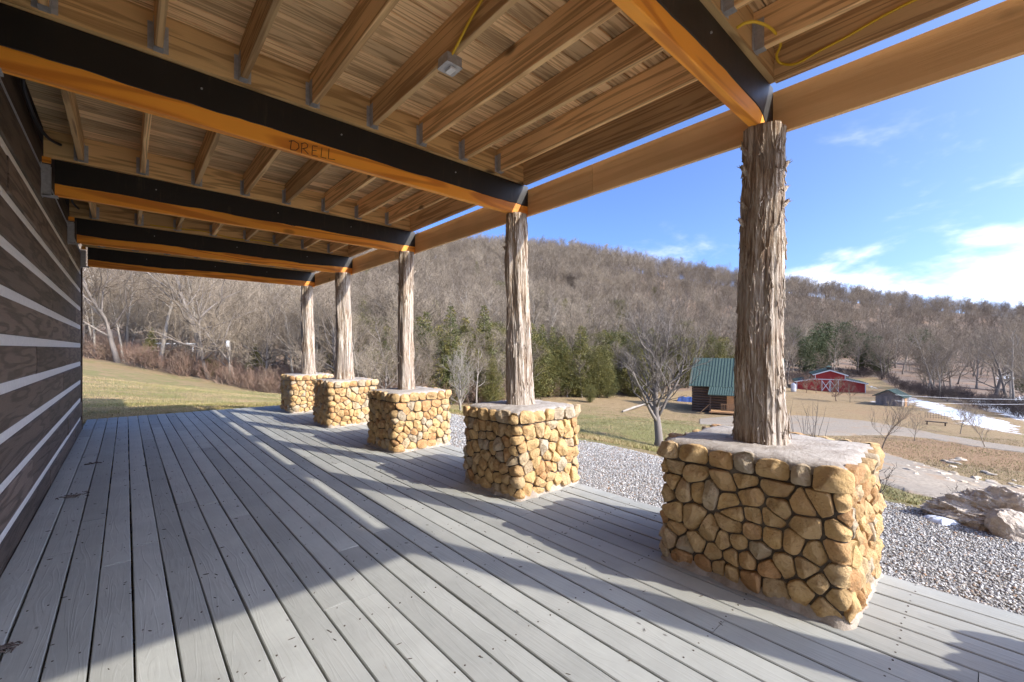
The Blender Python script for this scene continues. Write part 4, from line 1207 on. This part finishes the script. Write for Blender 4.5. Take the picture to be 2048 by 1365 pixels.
# evergreens
CED = [(900, 42, 600, 2), (930, 46, 622, 0), (880, 47, 640, 1), (968, 50, 600, 2), (1004, 54, 655, 0), (985, 44, 705, 1), (957, 46, 690, 0), (1088, 56, 640, 2), (1072, 60, 660, 0), (1098, 53, 690, 1),
       (1130, 55, 702, 0), (1160, 54, 728, 3), (1185, 57, 742, 1), (1180, 50, 770, 3), (1120, 62, 650, 1), (848, 44, 612, 2), (836, 46, 660, 0), (860, 42, 700, 1), (775, 45, 640, 0), (752, 42, 700, 3), (722, 44, 690, 1),
       (690, 52, 600, 1), (664, 58, 590, 0), (730, 60, 590, 2), (640, 46, 700, 3), (512, 45, 680, 0), (302, 45, 650, 2), (418, 44, 715, 3), (405, 47, 720, 1), (1040, 62, 628, 0), (1020, 50, 700, 3), (1210, 66, 650, 0), (1240, 72, 640, 1),
       (1235, 130, 598, 3), (1290, 80, 655, 0), (1310, 190, 573, 3), (1180, 96, 600, 0), (800, 70, 560, 0), (1130, 100, 590, 1), (1370, 100, 640, 3), (1420, 96, 655, 1), (1160, 80, 640, 2), (870, 66, 590, 1)]
rc = random.Random(19)
for k in range(120):
    px = rc.uniform(610, 1360); e = float(np.interp(px, [a for a, _ in EDGE], [b for _, b in EDGE])); d = e + 3 + abs(rc.gauss(0, 1)) * 34
    hgt = rc.uniform(4.5, 9) + (d - e) * .05; p = gd(px, d); CED.append((px, d, Y0 - (p.z + hgt - CH) / d * F, rc.randrange(4)))
for k in range(34):
    px = rc.uniform(1040, 1480); e = float(np.interp(px, [a for a, _ in EDGE], [b for _, b in EDGE])); d = e + rc.uniform(-3, 14)
    hgt = rc.uniform(5.5, 10.5); p = gd(px, d); CED.append((px, d, Y0 - (p.z + hgt - CH) / d * F, rc.randrange(4)))
LC = 'olive green cedar on the lower slope, '
for k, (px, d, top, v) in enumerate(CED):
    p = gd(px, d); h = max(2.2, CH + (Y0 - top) / F * d - p.z)
    s = h / 6.0; p.z -= .1
    put_tree('cedar_tree', VE[v], p, min(s, 1.75) * rr.uniform(.9, 1.1), rr.uniform(0, 6.28), LC + zone(px), 'cedar', 'cedars on the lower slope', s)
PIN = [(1612, 108, 668, 0), (1635, 115, 655, 1), (1652, 122, 640, 0), (1725, 120, 662, 1), (1750, 118, 668, 0), (1765, 112, 690, 1), (1868, 104, 690, 0), (1690, 150, 640, 1), (1590, 130, 650, 0), (1845, 140, 655, 1)]
for k, (px, d, top, v) in enumerate(PIN):
    p = gd(px, d); h = max(3, CH + (Y0 - top) / F * d - p.z); p.z -= .2
    put_tree('pine_tree', VP[v], p, h / 8 * .85, rr.uniform(0, 6.28), 'dark evergreen in the woods behind the red barn', 'evergreen', 'evergreens behind the barn', h / 8)
p = gd(2048, 84); p.z -= .2
put_tree('pine_tree', VP[0], p, 1.25, 1.0, 'big dark evergreen cut by the right edge of the picture above the snowy track', 'evergreen', None, 1.25)

# ------------------------------------------------------------------ buildings in the valley
def az_of(p): return math.atan2(p[0], p[1])
def roof_ribs(q, u0, u1, prof, step, axis, t=.05):
    """thin sheet along a roof line prof [(v,z)...] extruded in u, with raised ribs"""
    (v0, z0), (v1, z1) = prof
    def P(u_, v_, z_): return (u_, v_, z_) if axis == 'x' else (v_, u_, z_)
    n = Vector((0, -(z1 - z0), v1 - v0)).normalized()
    if n.z < 0: n = -n
    def slab(a, b, lo, hi):
        k = len(q.v)
        for z_ in (lo, hi):
            for uu, (vv, zz) in ((a, prof[0]), (b, prof[0]), (b, prof[1]), (a, prof[1])): q.v.append(P(uu, vv + n.y * z_, zz + n.z * z_))
        q.f.extend(tuple(k + i for i in f_) for f_ in ((0, 1, 2, 3), (7, 6, 5, 4), (0, 4, 5, 1), (1, 5, 6, 2), (2, 6, 7, 3), (3, 7, 4, 0)))
    slab(u0, u1, 0, t)
    if step:
        x_ = u0
        while x_ < u1 - .02: slab(x_, x_ + step * .38, t + .001, t + .05); x_ += step
# red barn
b0 = G(1660, 784)
barn = thing('red_barn', 'red barn with white trim, green stepped roof and crossed white doors', 'barn', b0, -az_of(b0) + .10)
barn.scale = (.93, .93, .93)
Wb, Wc, Db = 5.75, 2.55, 9.0
def gable(q, x0, x1, zb, ze0, ze1, y0, y1, zpk=None):
    prof = [(x0, zb), (x1, zb), (x1, ze1)] + ([((x0 + x1) / 2, zpk)] if zpk else []) + [(x0, ze0)]
    q.prism(prof, 'y', y0, y1)
q = MB(); gable(q, -Wc, Wc, -.4, 3.55, 3.55, 0, Db, 4.45); q.build('centre_walls', MAT['red'], barn)
q = MB(); gable(q, -Wb, -Wc - .01, -.4, 1.95, 2.55, .02, Db - .02); q.build('lean_to', MAT['red'], barn)
q = MB(); gable(q, Wc + .01, Wb, -.4, 2.55, 1.95, .02, Db - .02); q.build('lean_to', MAT['red'], barn)
q = MB(); roof_ribs(q, -.35, Db + .3, ((-Wc - .45, 3.42), (0, 4.48)), .6, 'y'); q.build('roof', MAT['green'], barn)
q = MB(); roof_ribs(q, -.35, Db + .3, ((.005, 4.48), (Wc + .45, 3.42)), .6, 'y'); q.build('roof', MAT['green'], barn)
q = MB(); roof_ribs(q, -.3, Db + .2, ((-Wb - .4, 1.88), (-Wc - .02, 2.62)), .6, 'y'); q.build('roof', MAT['green'], barn)
q = MB(); roof_ribs(q, -.3, Db + .2, ((Wc + .02, 2.62), (Wb + .4, 1.88)), .6, 'y'); q.build('roof', MAT['green'], barn)
def bar(parent, name, a, b, wd, mat, y=-.06, th=.05):
    a, b = Vector((a[0], 0, a[1])), Vector((b[0], 0, b[1])); d = (b - a); L = d.length; d.normalize(); n = Vector((-d.z, 0, d.x)) * wd / 2
    q = MB(); k = [a - n, b - n, b + n, a + n]
    q.v = [(v.x, y, v.z) for v in k] + [(v.x, y + th, v.z) for v in k]
    q.f = [(0, 1, 2, 3), (7, 6, 5, 4), (0, 4, 5, 1), (1, 5, 6, 2), (2, 6, 7, 3), (3, 7, 4, 0)]
    return q.build(name, mat, parent)
for a, b, wd, y in (((-Wc - .4, 3.38), (0, 4.42), .22, -.37), ((0, 4.42), (Wc + .4, 3.38), .22, -.372), ((-Wb - .35, 1.84), (-Wc, 2.58), .2, -.33), ((Wc, 2.58), (Wb + .35, 1.84), .2, -.33), ((-Wc, 2.52), (Wc, 2.52), .16, -.06),
                    ((-Wb + .06, -.3), (-Wb + .06, 1.9), .14, -.05), ((Wb - .06, -.3), (Wb - .06, 1.9), .14, -.05), ((-Wc + .07, 2.6), (-Wc + .07, 3.5), .13, -.055), ((Wc - .07, 2.6), (Wc - .07, 3.5), .13, -.055)):
    bar(barn, 'trim', a, b, wd, MAT['white'], y)
for s in (-1, 1):
    x0, x1 = (-1.42, -.03) if s < 0 else (.03, 1.42)
    q = MB(); q.box(x0, x1, -.14, -.07, .05, 2.35); dr = q.build('door', MAT['red'], barn)
    for a, b in (((x0, .08), (x1, 2.32)), ((x0, 2.32), (x1, .08)), ((x0 + .06, .05), (x0 + .06, 2.35)), ((x1 - .06, .05), (x1 - .06, 2.35))):
        bar(dr, 'brace', a, b, .12, MAT['white'], -.20 + (.002 if a[1] > 1 else 0), .05)
q = MB(); q.box(-.35, .35, 1.6, 2.3, 4.3, 5.0); cu = q.build('cupola', MAT['darkwood'], barn)
q = MB(); q.v = [(-.5, 1.45, 5.0), (.5, 1.45, 5.0), (.5, 2.45, 5.0), (-.5, 2.45, 5.0), (0, 1.95, 5.42)]; q.f = [(0, 1, 4), (1, 2, 4), (2, 3, 4), (3, 0, 4), (3, 2, 1, 0)]; q.build('cupola_roof', MAT['green'], cu)
q = MB(); roof_ribs(q, .6, 2.4, ((-Wb + .3, 2.17), (-Wc - .9, 2.48)), 0, 'y', .12); q.build('solar_panel', MAT['glass'], barn)
tk = G(1587, 784); tank = thing('propane_tank', 'white upright tank at the left corner of the red barn', 'tank', tk, -az_of(tk))
q = MB(); prof = [(0.05, -.1), (.38, 0), (.42, .3), (.42, 1.2), (.34, 1.42), (.12, 1.52)]
n = 16; q.v = [(r_ * math.cos(2 * math.pi * i / n), r_ * math.sin(2 * math.pi * i / n), z_) for r_, z_ in prof for i in range(n)]
q.f = [(g_ * n + i, g_ * n + (i + 1) % n, (g_ + 1) * n + (i + 1) % n, (g_ + 1) * n + i) for g_ in range(5) for i in range(n)] + [tuple(5 * n + i for i in range(n))]
q.build('body', MAT['white'], tank, smooth=True)
q = MB(); q.tube([Vector((0, 0, 1.5)), Vector((0, 0, 1.68))], [.09, .07], 8); q.build('valve_cap', MAT['steel'], tank)
# grey shed
s0 = G(1777, 812)
shed = thing('grey_shed', 'small weathered grey shed with a green roof beside the snow', 'shed', s0, -az_of(s0) - .28)
q = MB(); gable(q, -1.35, 1.35, -.5, 1.25, 1.25, 0, 2.6, 1.98)
q.build('wall', MAT['grayshed'], shed)
for x0_, x1_ in ((-1.6, -.01), (.01, 1.6)):
    q = MB(); roof_ribs(q, -.25, 2.9, ((x0_, 1.12 if x0_ < -1 else 2.02), (x1_, 2.02 if x0_ < -1 else 1.12)), .45, 'y'); q.build('roof', MAT['green'], shed)
for k in range(9):
    q = MB(); x_ = -1.3 + k * .3; q.box(x_, x_ + .27, -.03, -.004, -.3, 1.2); q.build('board', MAT['grayshed'], shed)
q = MB(); q.box(1.352, 1.40, .9, 1.7, -.3, 1.05); q.build('door', MAT['newwood'], shed)
bar(shed, 'trim', (-1.35, 1.24), (1.35, 1.24), .07, MAT['grayshed'], -.06, .03)
# cabin
c0 = G(1452, 827)
cab = thing('green_roofed_cabin', 'dark log cabin with big green metal roof, half hidden by the nearest post', 'cabin', c0, -az_of(c0) - .08)
q = MB(); gable_prof = [(0, -.8), (6.2, -.8), (6.2, 3.0), (3.1, 5.6), (0, 3.0)]
q.prism(gable_prof, 'x', -3.2, 4.9); q.build('wall', MAT['cabin'], cab)
for k in range(13):
    z_ = -.7 + k * .28
    q = MB(); q.tube([Vector((-3.35, -.05, z_ + .12)), Vector((5.05, -.05, z_ + .12))], [.135, .135], 8); q.build('log', MAT['cabin'], cab)
q = MB(); roof_ribs(q, -3.6, 5.3, ((-.55, 2.75), (3.1, 5.72)), .30, 'x'); q.build('roof', MAT['green'], cab)
q = MB(); roof_ribs(q, -3.6, 5.3, ((3.11, 5.72), (6.75, 2.75)), .30, 'x'); q.build('roof', MAT['green'], cab)
q = MB(); roof_ribs(q, -1.5, 1.35, ((-2.3, 2.05), (-.62, 2.72)), .22, 'x'); q.build('porch_roof', MAT['green'], cab)
for x_ in (-1.3, 1.2):
    q = MB(); q.box(x_ - .06, x_ + .06, -2.15, -2.03, -1.0, 2.07); q.build('porch_post', MAT['cabin'], cab)
q = MB(); q.box(-1.4, 1.35, -2.2, -.2, .25, .38); q.build('porch_floor', MAT['newwood'], cab)
q = MB(); q.box(-.3, 1.3, -2.18, -2.13, 1.15, 1.22)
q.box(-.3, 1.3, -2.18, -2.13, .5, .56)
for k in range(11): q.box(-.28 + k * .15, -.24 + k * .15, -2.17, -2.14, .56, 1.15)
q.build('railing', MAT['newwood'], cab)
q = MB()
for k in range(4): q.box(-1.4 - k * .28, -1.15 - k * .28, -1.9, -1.0, .1 - k * .28, .16 - k * .28)
q.box(-2.5, -1.2, -1.95, -1.9, -.95, -.8); q.build('steps', MAT['newwood'], cab)
bar(cab, 'stair_rail', (-2.4, .0), (-1.3, 1.15), .07, MAT['newwood'], -1.98, .05)
q = MB(); q.box(2.2, 3.0, -.22, -.18, 1.0, 2.2); wn = q.build('window', MAT['white'], cab)
q = MB(); q.box(2.27, 2.93, -.24, -.225, 1.07, 2.13); q.build('pane', MAT['glass'], wn)
q = MB(); q.box(.1, .95, -.215, -.185, .38, 2.0); q.build('door', MAT['newwood'], cab)
# blue tarp stack by the cabin and fallen log
tp_ = G(1372, 803); tr_ = thing('tarp_pile', 'low stack under a blue tarp beside the cabin', 'tarp', tp_, -az_of(tp_))
q = MB()
for i in range(9):
    for j in range(5): q.v.append((-1.2 + i * .3, -.6 + j * .3, (.55 if 0 < i < 8 and 0 < j < 4 else -.15) + .06 * math.sin(i * 2.1 + j)))
q.f = [(i * 5 + j, (i + 1) * 5 + j, (i + 1) * 5 + j + 1, i * 5 + j + 1) for i in range(8) for j in range(4)]
q.build('tarp', MAT['blue'], tr_)
a_, b_ = G(1245, 826), G(1290, 812)
q = MB(); q.tube([a_ + Vector((0, 0, .12)), (a_ + b_) / 2 + Vector((0, 0, .2)), b_ + Vector((0, 0, .2))], [.10, .12, .07], 8)
tag(q.build('fallen_log', MAT['paletrunk']), 'pale fallen log lying on the grass left of the cabin', 'log')
# shed among the trees beyond the lawn
h0 = gd(345, 52)
hh = thing('white_shed', 'small pale open shed glimpsed through the trees beyond the lawn', 'shed', h0, -az_of(h0) + .3)
q = MB(); q.box(-1.9, 1.9, -1.3, 1.3, 1.95, 2.1); q.build('roof', MAT['white'], hh)
for x_ in (-1.7, 0, 1.7):
    for y_ in (-1.1, 1.1):
        q = MB(); q.box(x_ - .06, x_ + .06, y_ - .06, y_ + .06, -.5, 1.95); q.build('post', MAT['white'], hh)
q = MB(); q.box(-1.75, -.1, .9, 1.0, 0, 1.9); q.build('wall', MAT['white'], hh)
# utility pole and wires
u0 = gd(459, 42)
pole = thing('utility_pole', 'thin wooden utility pole with a white transformer at the foot of the woods', 'pole', u0, -az_of(u0))
q = MB(); q.tube([Vector((0, 0, -.3)), Vector((0, 0, 4.55))], [.10, .075], 8); q.build('shaft', MAT['paletrunk'], pole, smooth=True)
q = MB(); q.tube([Vector((-.16, -.1, 3.6)), Vector((-.16, -.1, 4.25))], [.14, .14], 10); q.build('transformer', MAT['white'], pole, smooth=True)
for k, (pa, pb) in enumerate((((1790, 802), (2160, 806)), ((1790, 790), (2160, 797)))):
    A_, B_ = [], []
    P_ = []
    for i in range(13):
        px = lerp(pa[0], pb[0], i / 12); py = lerp(pa[1], pb[1], i / 12) + 5 * (1 - (2 * i / 12 - 1) ** 2)
        dx, dy, dz = rayd(px, py); P_.append(Vector((dx, dy, dz)) * 40 + Vector((0, 0, CH)))
    q = MB(); q.tube(P_, [.011] * 13, 5)
    tag(q.build('overhead_wire', MAT['white']), ('lower of two pale overhead wires crossing the dark woods at right', 'upper of two pale overhead wires crossing the dark woods at right')[k], 'wire', 'overhead wires')
# cattle-panel trellis and bench on the snow edge
t0 = G(1872, 838); tre = thing('wire_trellis', 'dark wire trellis panel standing on the snow', 'trellis', t0, -az_of(t0))
q = MB()
for k in range(9): q.tube([Vector((-.8 + .2 * k, 0, -.1)), Vector((-.8 + .2 * k, .04 * math.sin(k * 2), .62 + .05 * math.sin(k * 3)))], [.011, .011], 4)
for z_ in (.12, .3, .48, .6): q.tube([Vector((-.85, 0, z_)), Vector((0, .03, z_ + .03)), Vector((.85, 0, z_))], [.011] * 3, 4)
q.build('panel', MAT['darktwig'], tre)
t1 = G(1872, 851); ben = thing('low_bench', 'low dark bench on the grass below the wire trellis', 'bench', t1, -az_of(t1))
q = MB(); q.box(-.75, .75, -.18, .18, .28, .34); q.build('seat', MAT['darkwood'], ben)
for x_ in (-.6, .6):
    q = MB(); q.box(x_ - .05, x_ + .05, -.15, .15, -.1, .28); q.build('leg', MAT['darkwood'], ben)

# ------------------------------------------------------------------ boulder, rocks, snow by the deck
def rock(sx, sy, sz, seed, sub=4, rough=.3):
    import bmesh
    bm = bmesh.new(); bmesh.ops.create_icosphere(bm, subdivisions=sub, radius=1)
    o_ = Vector((seed * 3.7, seed * 1.3, seed * 5.1))
    rr = random.Random(seed); pl = [(Vector((rr.gauss(0, 1), rr.gauss(0, 1), rr.gauss(0, .7))).normalized(), rr.uniform(.55, .9)) for _ in range(11)]
    for v in bm.verts:
        p = v.co.copy()
        for n_, c_ in pl:
            e = p.dot(n_) - c_
            if e > 0: p -= n_ * e * .9
        p *= 1 + rough * (.5 * mnoise.noise(p * 1.4 + o_) - .55 * abs(mnoise.noise(p * 2.6 + o_)) - .32 * abs(mnoise.noise(p * 5.5 + o_)) - .2 * abs(mnoise.noise(Vector((p.x * 7, p.y * 7, p.z * 20)) + o_)) + .1 * mnoise.noise(p * 16 + o_))
        p.z += .05 * math.sin(p.x * 9 + p.z * 15) * rough
        v.co = Vector((p.x * sx, p.y * sy, p.z * sz))
    me_ = bpy.data.meshes.new('rock'); bm.to_mesh(me_); bm.free(); return me_
bp = G(1990, 1064)
bo = rock(.54, .38, .27, 6, 6, .55); bo.materials.append(MAT['boulder'])
tag(place('boulder', bo, None, (bp.x + .16, bp.y - .02, bp.z + .07), (0, .10, -YAW - .5)), 'large pale craggy boulder lying at the gravel edge by the nearest pier', 'boulder')
bo2 = rock(.20, .18, .17, 9, 4, .35); bo2.materials.append(MAT['boulder'])
p2 = G(2028, 1078); tag(place('boulder', bo2, None, (p2.x, p2.y, p2.z + .07), (0, 0, 1)), 'smaller brown rock leaning against the right end of the big boulder', 'boulder')
def snow_lump(poly_px, name, label):
    c = [G(*p) for p in poly_px]; cx = sum((p.x for p in c)) / len(c); cy = sum((p.y for p in c)) / len(c)
    q = MB(); n = len(c) * 5; ring = []
    for i in range(len(c)):
        for k in range(5):
            p = c[i].lerp(c[(i + 1) % len(c)], k / 5); ring.append(p + Vector((RNG.normal(0, .012), RNG.normal(0, .012), 0)))
    for f_, h in ((1, -.02), (.94, .018), (.7, .035), (.3, .042)):
        for p in ring:
            x_, y_ = cx + (p.x - cx) * f_, cy + (p.y - cy) * f_
            q.v.append((x_, y_, tz(x_, y_) + .012 + h))
    q.v.append((cx, cy, tz(cx, cy) + .055))
    for g_ in range(3):
        for i in range(n): q.f.append((g_ * n + i, g_ * n + (i + 1) % n, (g_ + 1) * n + (i + 1) % n, (g_ + 1) * n + i))
    for i in range(n): q.f.append((3 * n + i, 3 * n + (i + 1) % n, 4 * n))
    return tag(q.build(name, MAT['snow'], smooth=True), label, 'snow')
snow_lump([(1848, 1040), (1868, 1037), (1890, 1043), (1915, 1044), (1926, 1052), (1905, 1056), (1884, 1056), (1866, 1050)], 'snow_patch', 'small melting snow patch on the gravel in front of the boulder')
RM = []
for k in range(6):
    r_ = rock(.22, .14, .07, 20 + k, 2, .3); r_.materials.append(MAT['rubble']); RM.append(r_)
rr = random.Random(15)
def rubble(px, py, s, lab, grp):
    p = G(px, py)
    tag(place('flat_rock', RM[rr.randrange(6)], None, (p.x, p.y, p.z + .03 * s), (rr.uniform(-.2, .2), rr.uniform(-.2, .2), rr.uniform(0, 6.28)), (s, s, s * rr.uniform(.8, 1.3))), lab, 'rock', grp)
for k in range(46):
    t = rr.random(); px = lerp(1815, 2050, t) + rr.gauss(0, 8); py = lerp(938, 984, t) + rr.gauss(0, 6 + 4 * t)
    rubble(px, py, rr.uniform(.45, 1.25), 'flat pale rock in the rubble line above the lower driveway', 'rubble rocks above the lower driveway')
for k in range(9): rubble(1910 + rr.gauss(0, 13), 926 + rr.gauss(0, 4), rr.uniform(.7, 1.4), 'flat rock in the little heap on the brown bank', 'rocks heaped on the bank')
for k in range(3): rubble(1967 + k * 9, 945 + k * 3, .9, 'flat rock lying alone beside the bank heap', 'lone rocks on the bank')

# loose gravel stones on the gravel bed
SM = []
g = np.random.default_rng(3)
base = np.array([(1, 0, 0), (-1, 0, 0), (0, 1, 0), (0, -1, 0), (0, 0, 1), (0, 0, -1)], float)
tri = np.array([(0, 2, 4), (2, 1, 4), (1, 3, 4), (3, 0, 4), (2, 0, 5), (1, 2, 5), (3, 1, 5), (0, 3, 5)])
def gravel(name, n, xfun, y0, y1, smin, smax, mat, label):
    Y = g.uniform(y0, y1, n); X = xfun(n, Y)
    Z = terrain(X, Y) + .014
    s = g.uniform(smin, smax, n) * g.choice((.7, 1, 1, 1.4), n)
    a = g.uniform(0, 6.28, n); ti = g.normal(0, .5, n)
    V = base[None] * (1 + g.uniform(-.35, .35, (n, 6, 3))) + g.uniform(-.25, .25, (n, 6, 3))
    V *= np.stack([s, s * g.uniform(.55, .9, n), s * g.uniform(.35, .65, n)], 1)[:, None]
    x1 = V[..., 0] * np.cos(ti)[:, None] - V[..., 2] * np.sin(ti)[:, None]; z1 = V[..., 0] * np.sin(ti)[:, None] + V[..., 2] * np.cos(ti)[:, None]
    x2 = x1 * np.cos(a)[:, None] - V[..., 1] * np.sin(a)[:, None]; y2 = x1 * np.sin(a)[:, None] + V[..., 1] * np.cos(a)[:, None]
    co = np.stack([x2 + X[:, None], y2 + Y[:, None], z1 + Z[:, None] + s[:, None] * .25], -1).reshape(-1, 3)
    me_ = bpy.data.meshes.new(name); me_.vertices.add(len(co)); me_.vertices.foreach_set('co', co.ravel())
    ft = (tri[None] + (np.arange(n) * 6)[:, None, None]).reshape(-1, 3)
    me_.loops.add(ft.size); me_.loops.foreach_set('vertex_index', ft.ravel())
    me_.polygons.add(len(ft)); me_.polygons.foreach_set('loop_start', np.arange(len(ft)) * 3)
    me_.update(calc_edges=True)
    at_ = me_.attributes.new('tone', 'FLOAT', 'POINT'); at_.data.foreach_set('value', np.repeat(g.uniform(0, 1, n), 6).astype(np.float32))
    me_.materials.append(mat)
    return tag(place(name, me_), label, 'gravel', None, 'stuff')
def m_pebble():
    m, nt, b = new_mat('pebbles')
    t = node(nt, 'ShaderNodeAttribute', attribute_name='tone').outputs['Fac']
    r = node(nt, 'ShaderNodeValToRGB', {0: t}); e = r.color_ramp.elements
    e[0].position, e[0].color = 0, (.22, .21, .20, 1); e[1].position, e[1].color = 1, (.33, .20, .115, 1)
    for p_, c in ((.40, (.36, .35, .34)), (.72, (.58, .57, .55)), (.88, (.42, .38, .33))):
        x_ = e.new(p_); x_.color = c4(c)
    setin(nt, b, 'Base Color', r.outputs[0]); setin(nt, b, 'Roughness', .85)
    return m
MAT['pebble'] = m_pebble()
gravel('gravel', 80000, lambda n, Y: g.uniform(3.43, 5.40, n) + .1 * np.sin(Y * 2), -1.2, 4.2, .0055, .0115, MAT['pebble'], 'loose grey gravel stones beside the deck')
gravel('gravel', 26000, lambda n, Y: g.uniform(3.43, 5.45, n), 4.2, 11.8, .008, .016, MAT['pebble'], 'loose grey gravel stones behind the far piers')
# grass blades on the lawn past the deck and on the slope
def m_blade():
    m, nt, b = new_mat('grass_blades')
    t = node(nt, 'ShaderNodeAttribute', attribute_name='tone').outputs['Fac']
    c = mixc(nt, t, (.40, .295, .15), (.20, .185, .055))
    setin(nt, b, 'Base Color', c); setin(nt, b, 'Roughness', .8)
    return m
MAT['blade'] = m_blade()
def blades(name, X, Y, hgt, label):
    n = len(X); Z = terrain(X, Y); a = g.uniform(0, 6.28, n); h = g.uniform(.4, 1.2, n) * hgt
    wv = np.c_[np.cos(a), np.sin(a), np.zeros(n)] * .0055 * (1 + .04 * np.hypot(X, Y))[:, None]; ln = np.c_[g.normal(0, .6, n) * h, g.normal(0, .6, n) * h, h]
    p = np.c_[X, Y, Z - .01]
    co = np.stack([p - wv, p + wv, p + ln], 1).reshape(-1, 3)
    me_ = bpy.data.meshes.new(name); me_.vertices.add(3 * n); me_.vertices.foreach_set('co', co.ravel())
    me_.loops.add(3 * n); me_.loops.foreach_set('vertex_index', np.arange(3 * n)); me_.polygons.add(n); me_.polygons.foreach_set('loop_start', np.arange(n) * 3)
    me_.update(calc_edges=True)
    tone = np.clip(.5 + .35 * np.sin(X * 1.1 + 1.7 * np.sin(Y * .8)) + .3 * np.sin(Y * 1.9 - X * .7) + g.normal(0, .25, n), 0, 1)
    at_ = me_.attributes.new('tone', 'FLOAT', 'POINT'); at_.data.foreach_set('value', np.repeat(tone, 3).astype(np.float32))
    me_.materials.append(MAT['blade'])
    return tag(place(name, me_), label, 'grass', None, 'stuff')
n = 90000
r_ = 11.8 + (g.uniform(0, 1, n) ** 1.7) * 26; az_ = g.uniform(-.12, .36, n)
X_, Y_ = r_ * np.sin(az_), r_ * np.cos(az_); k_ = Y_ > 11.75
blades('grass', X_[k_], Y_[k_], .05, 'short yellow-green winter grass on the lawn beyond the deck')
n = 130000
r_ = 7.5 + (g.uniform(0, 1, n) ** 1.25) * 40; az_ = g.uniform(.55, 1.62, n)
X_, Y_ = r_ * np.sin(az_), r_ * np.cos(az_); k_ = (X_ > 5.45) & (edge_sd(X_, Y_) < 0)
for q_ in DRIVES: k_ &= poly_sd(X_, Y_, q_) < g.normal(-.1, .2, n)
for q_ in SNOWP: k_ &= poly_sd(X_, Y_, [G(*p) for p in q_]) < g.normal(.2, .6, n)
blades('grass', X_[k_], Y_[k_], .075, 'short dry grass on the slope below the gravel bed')
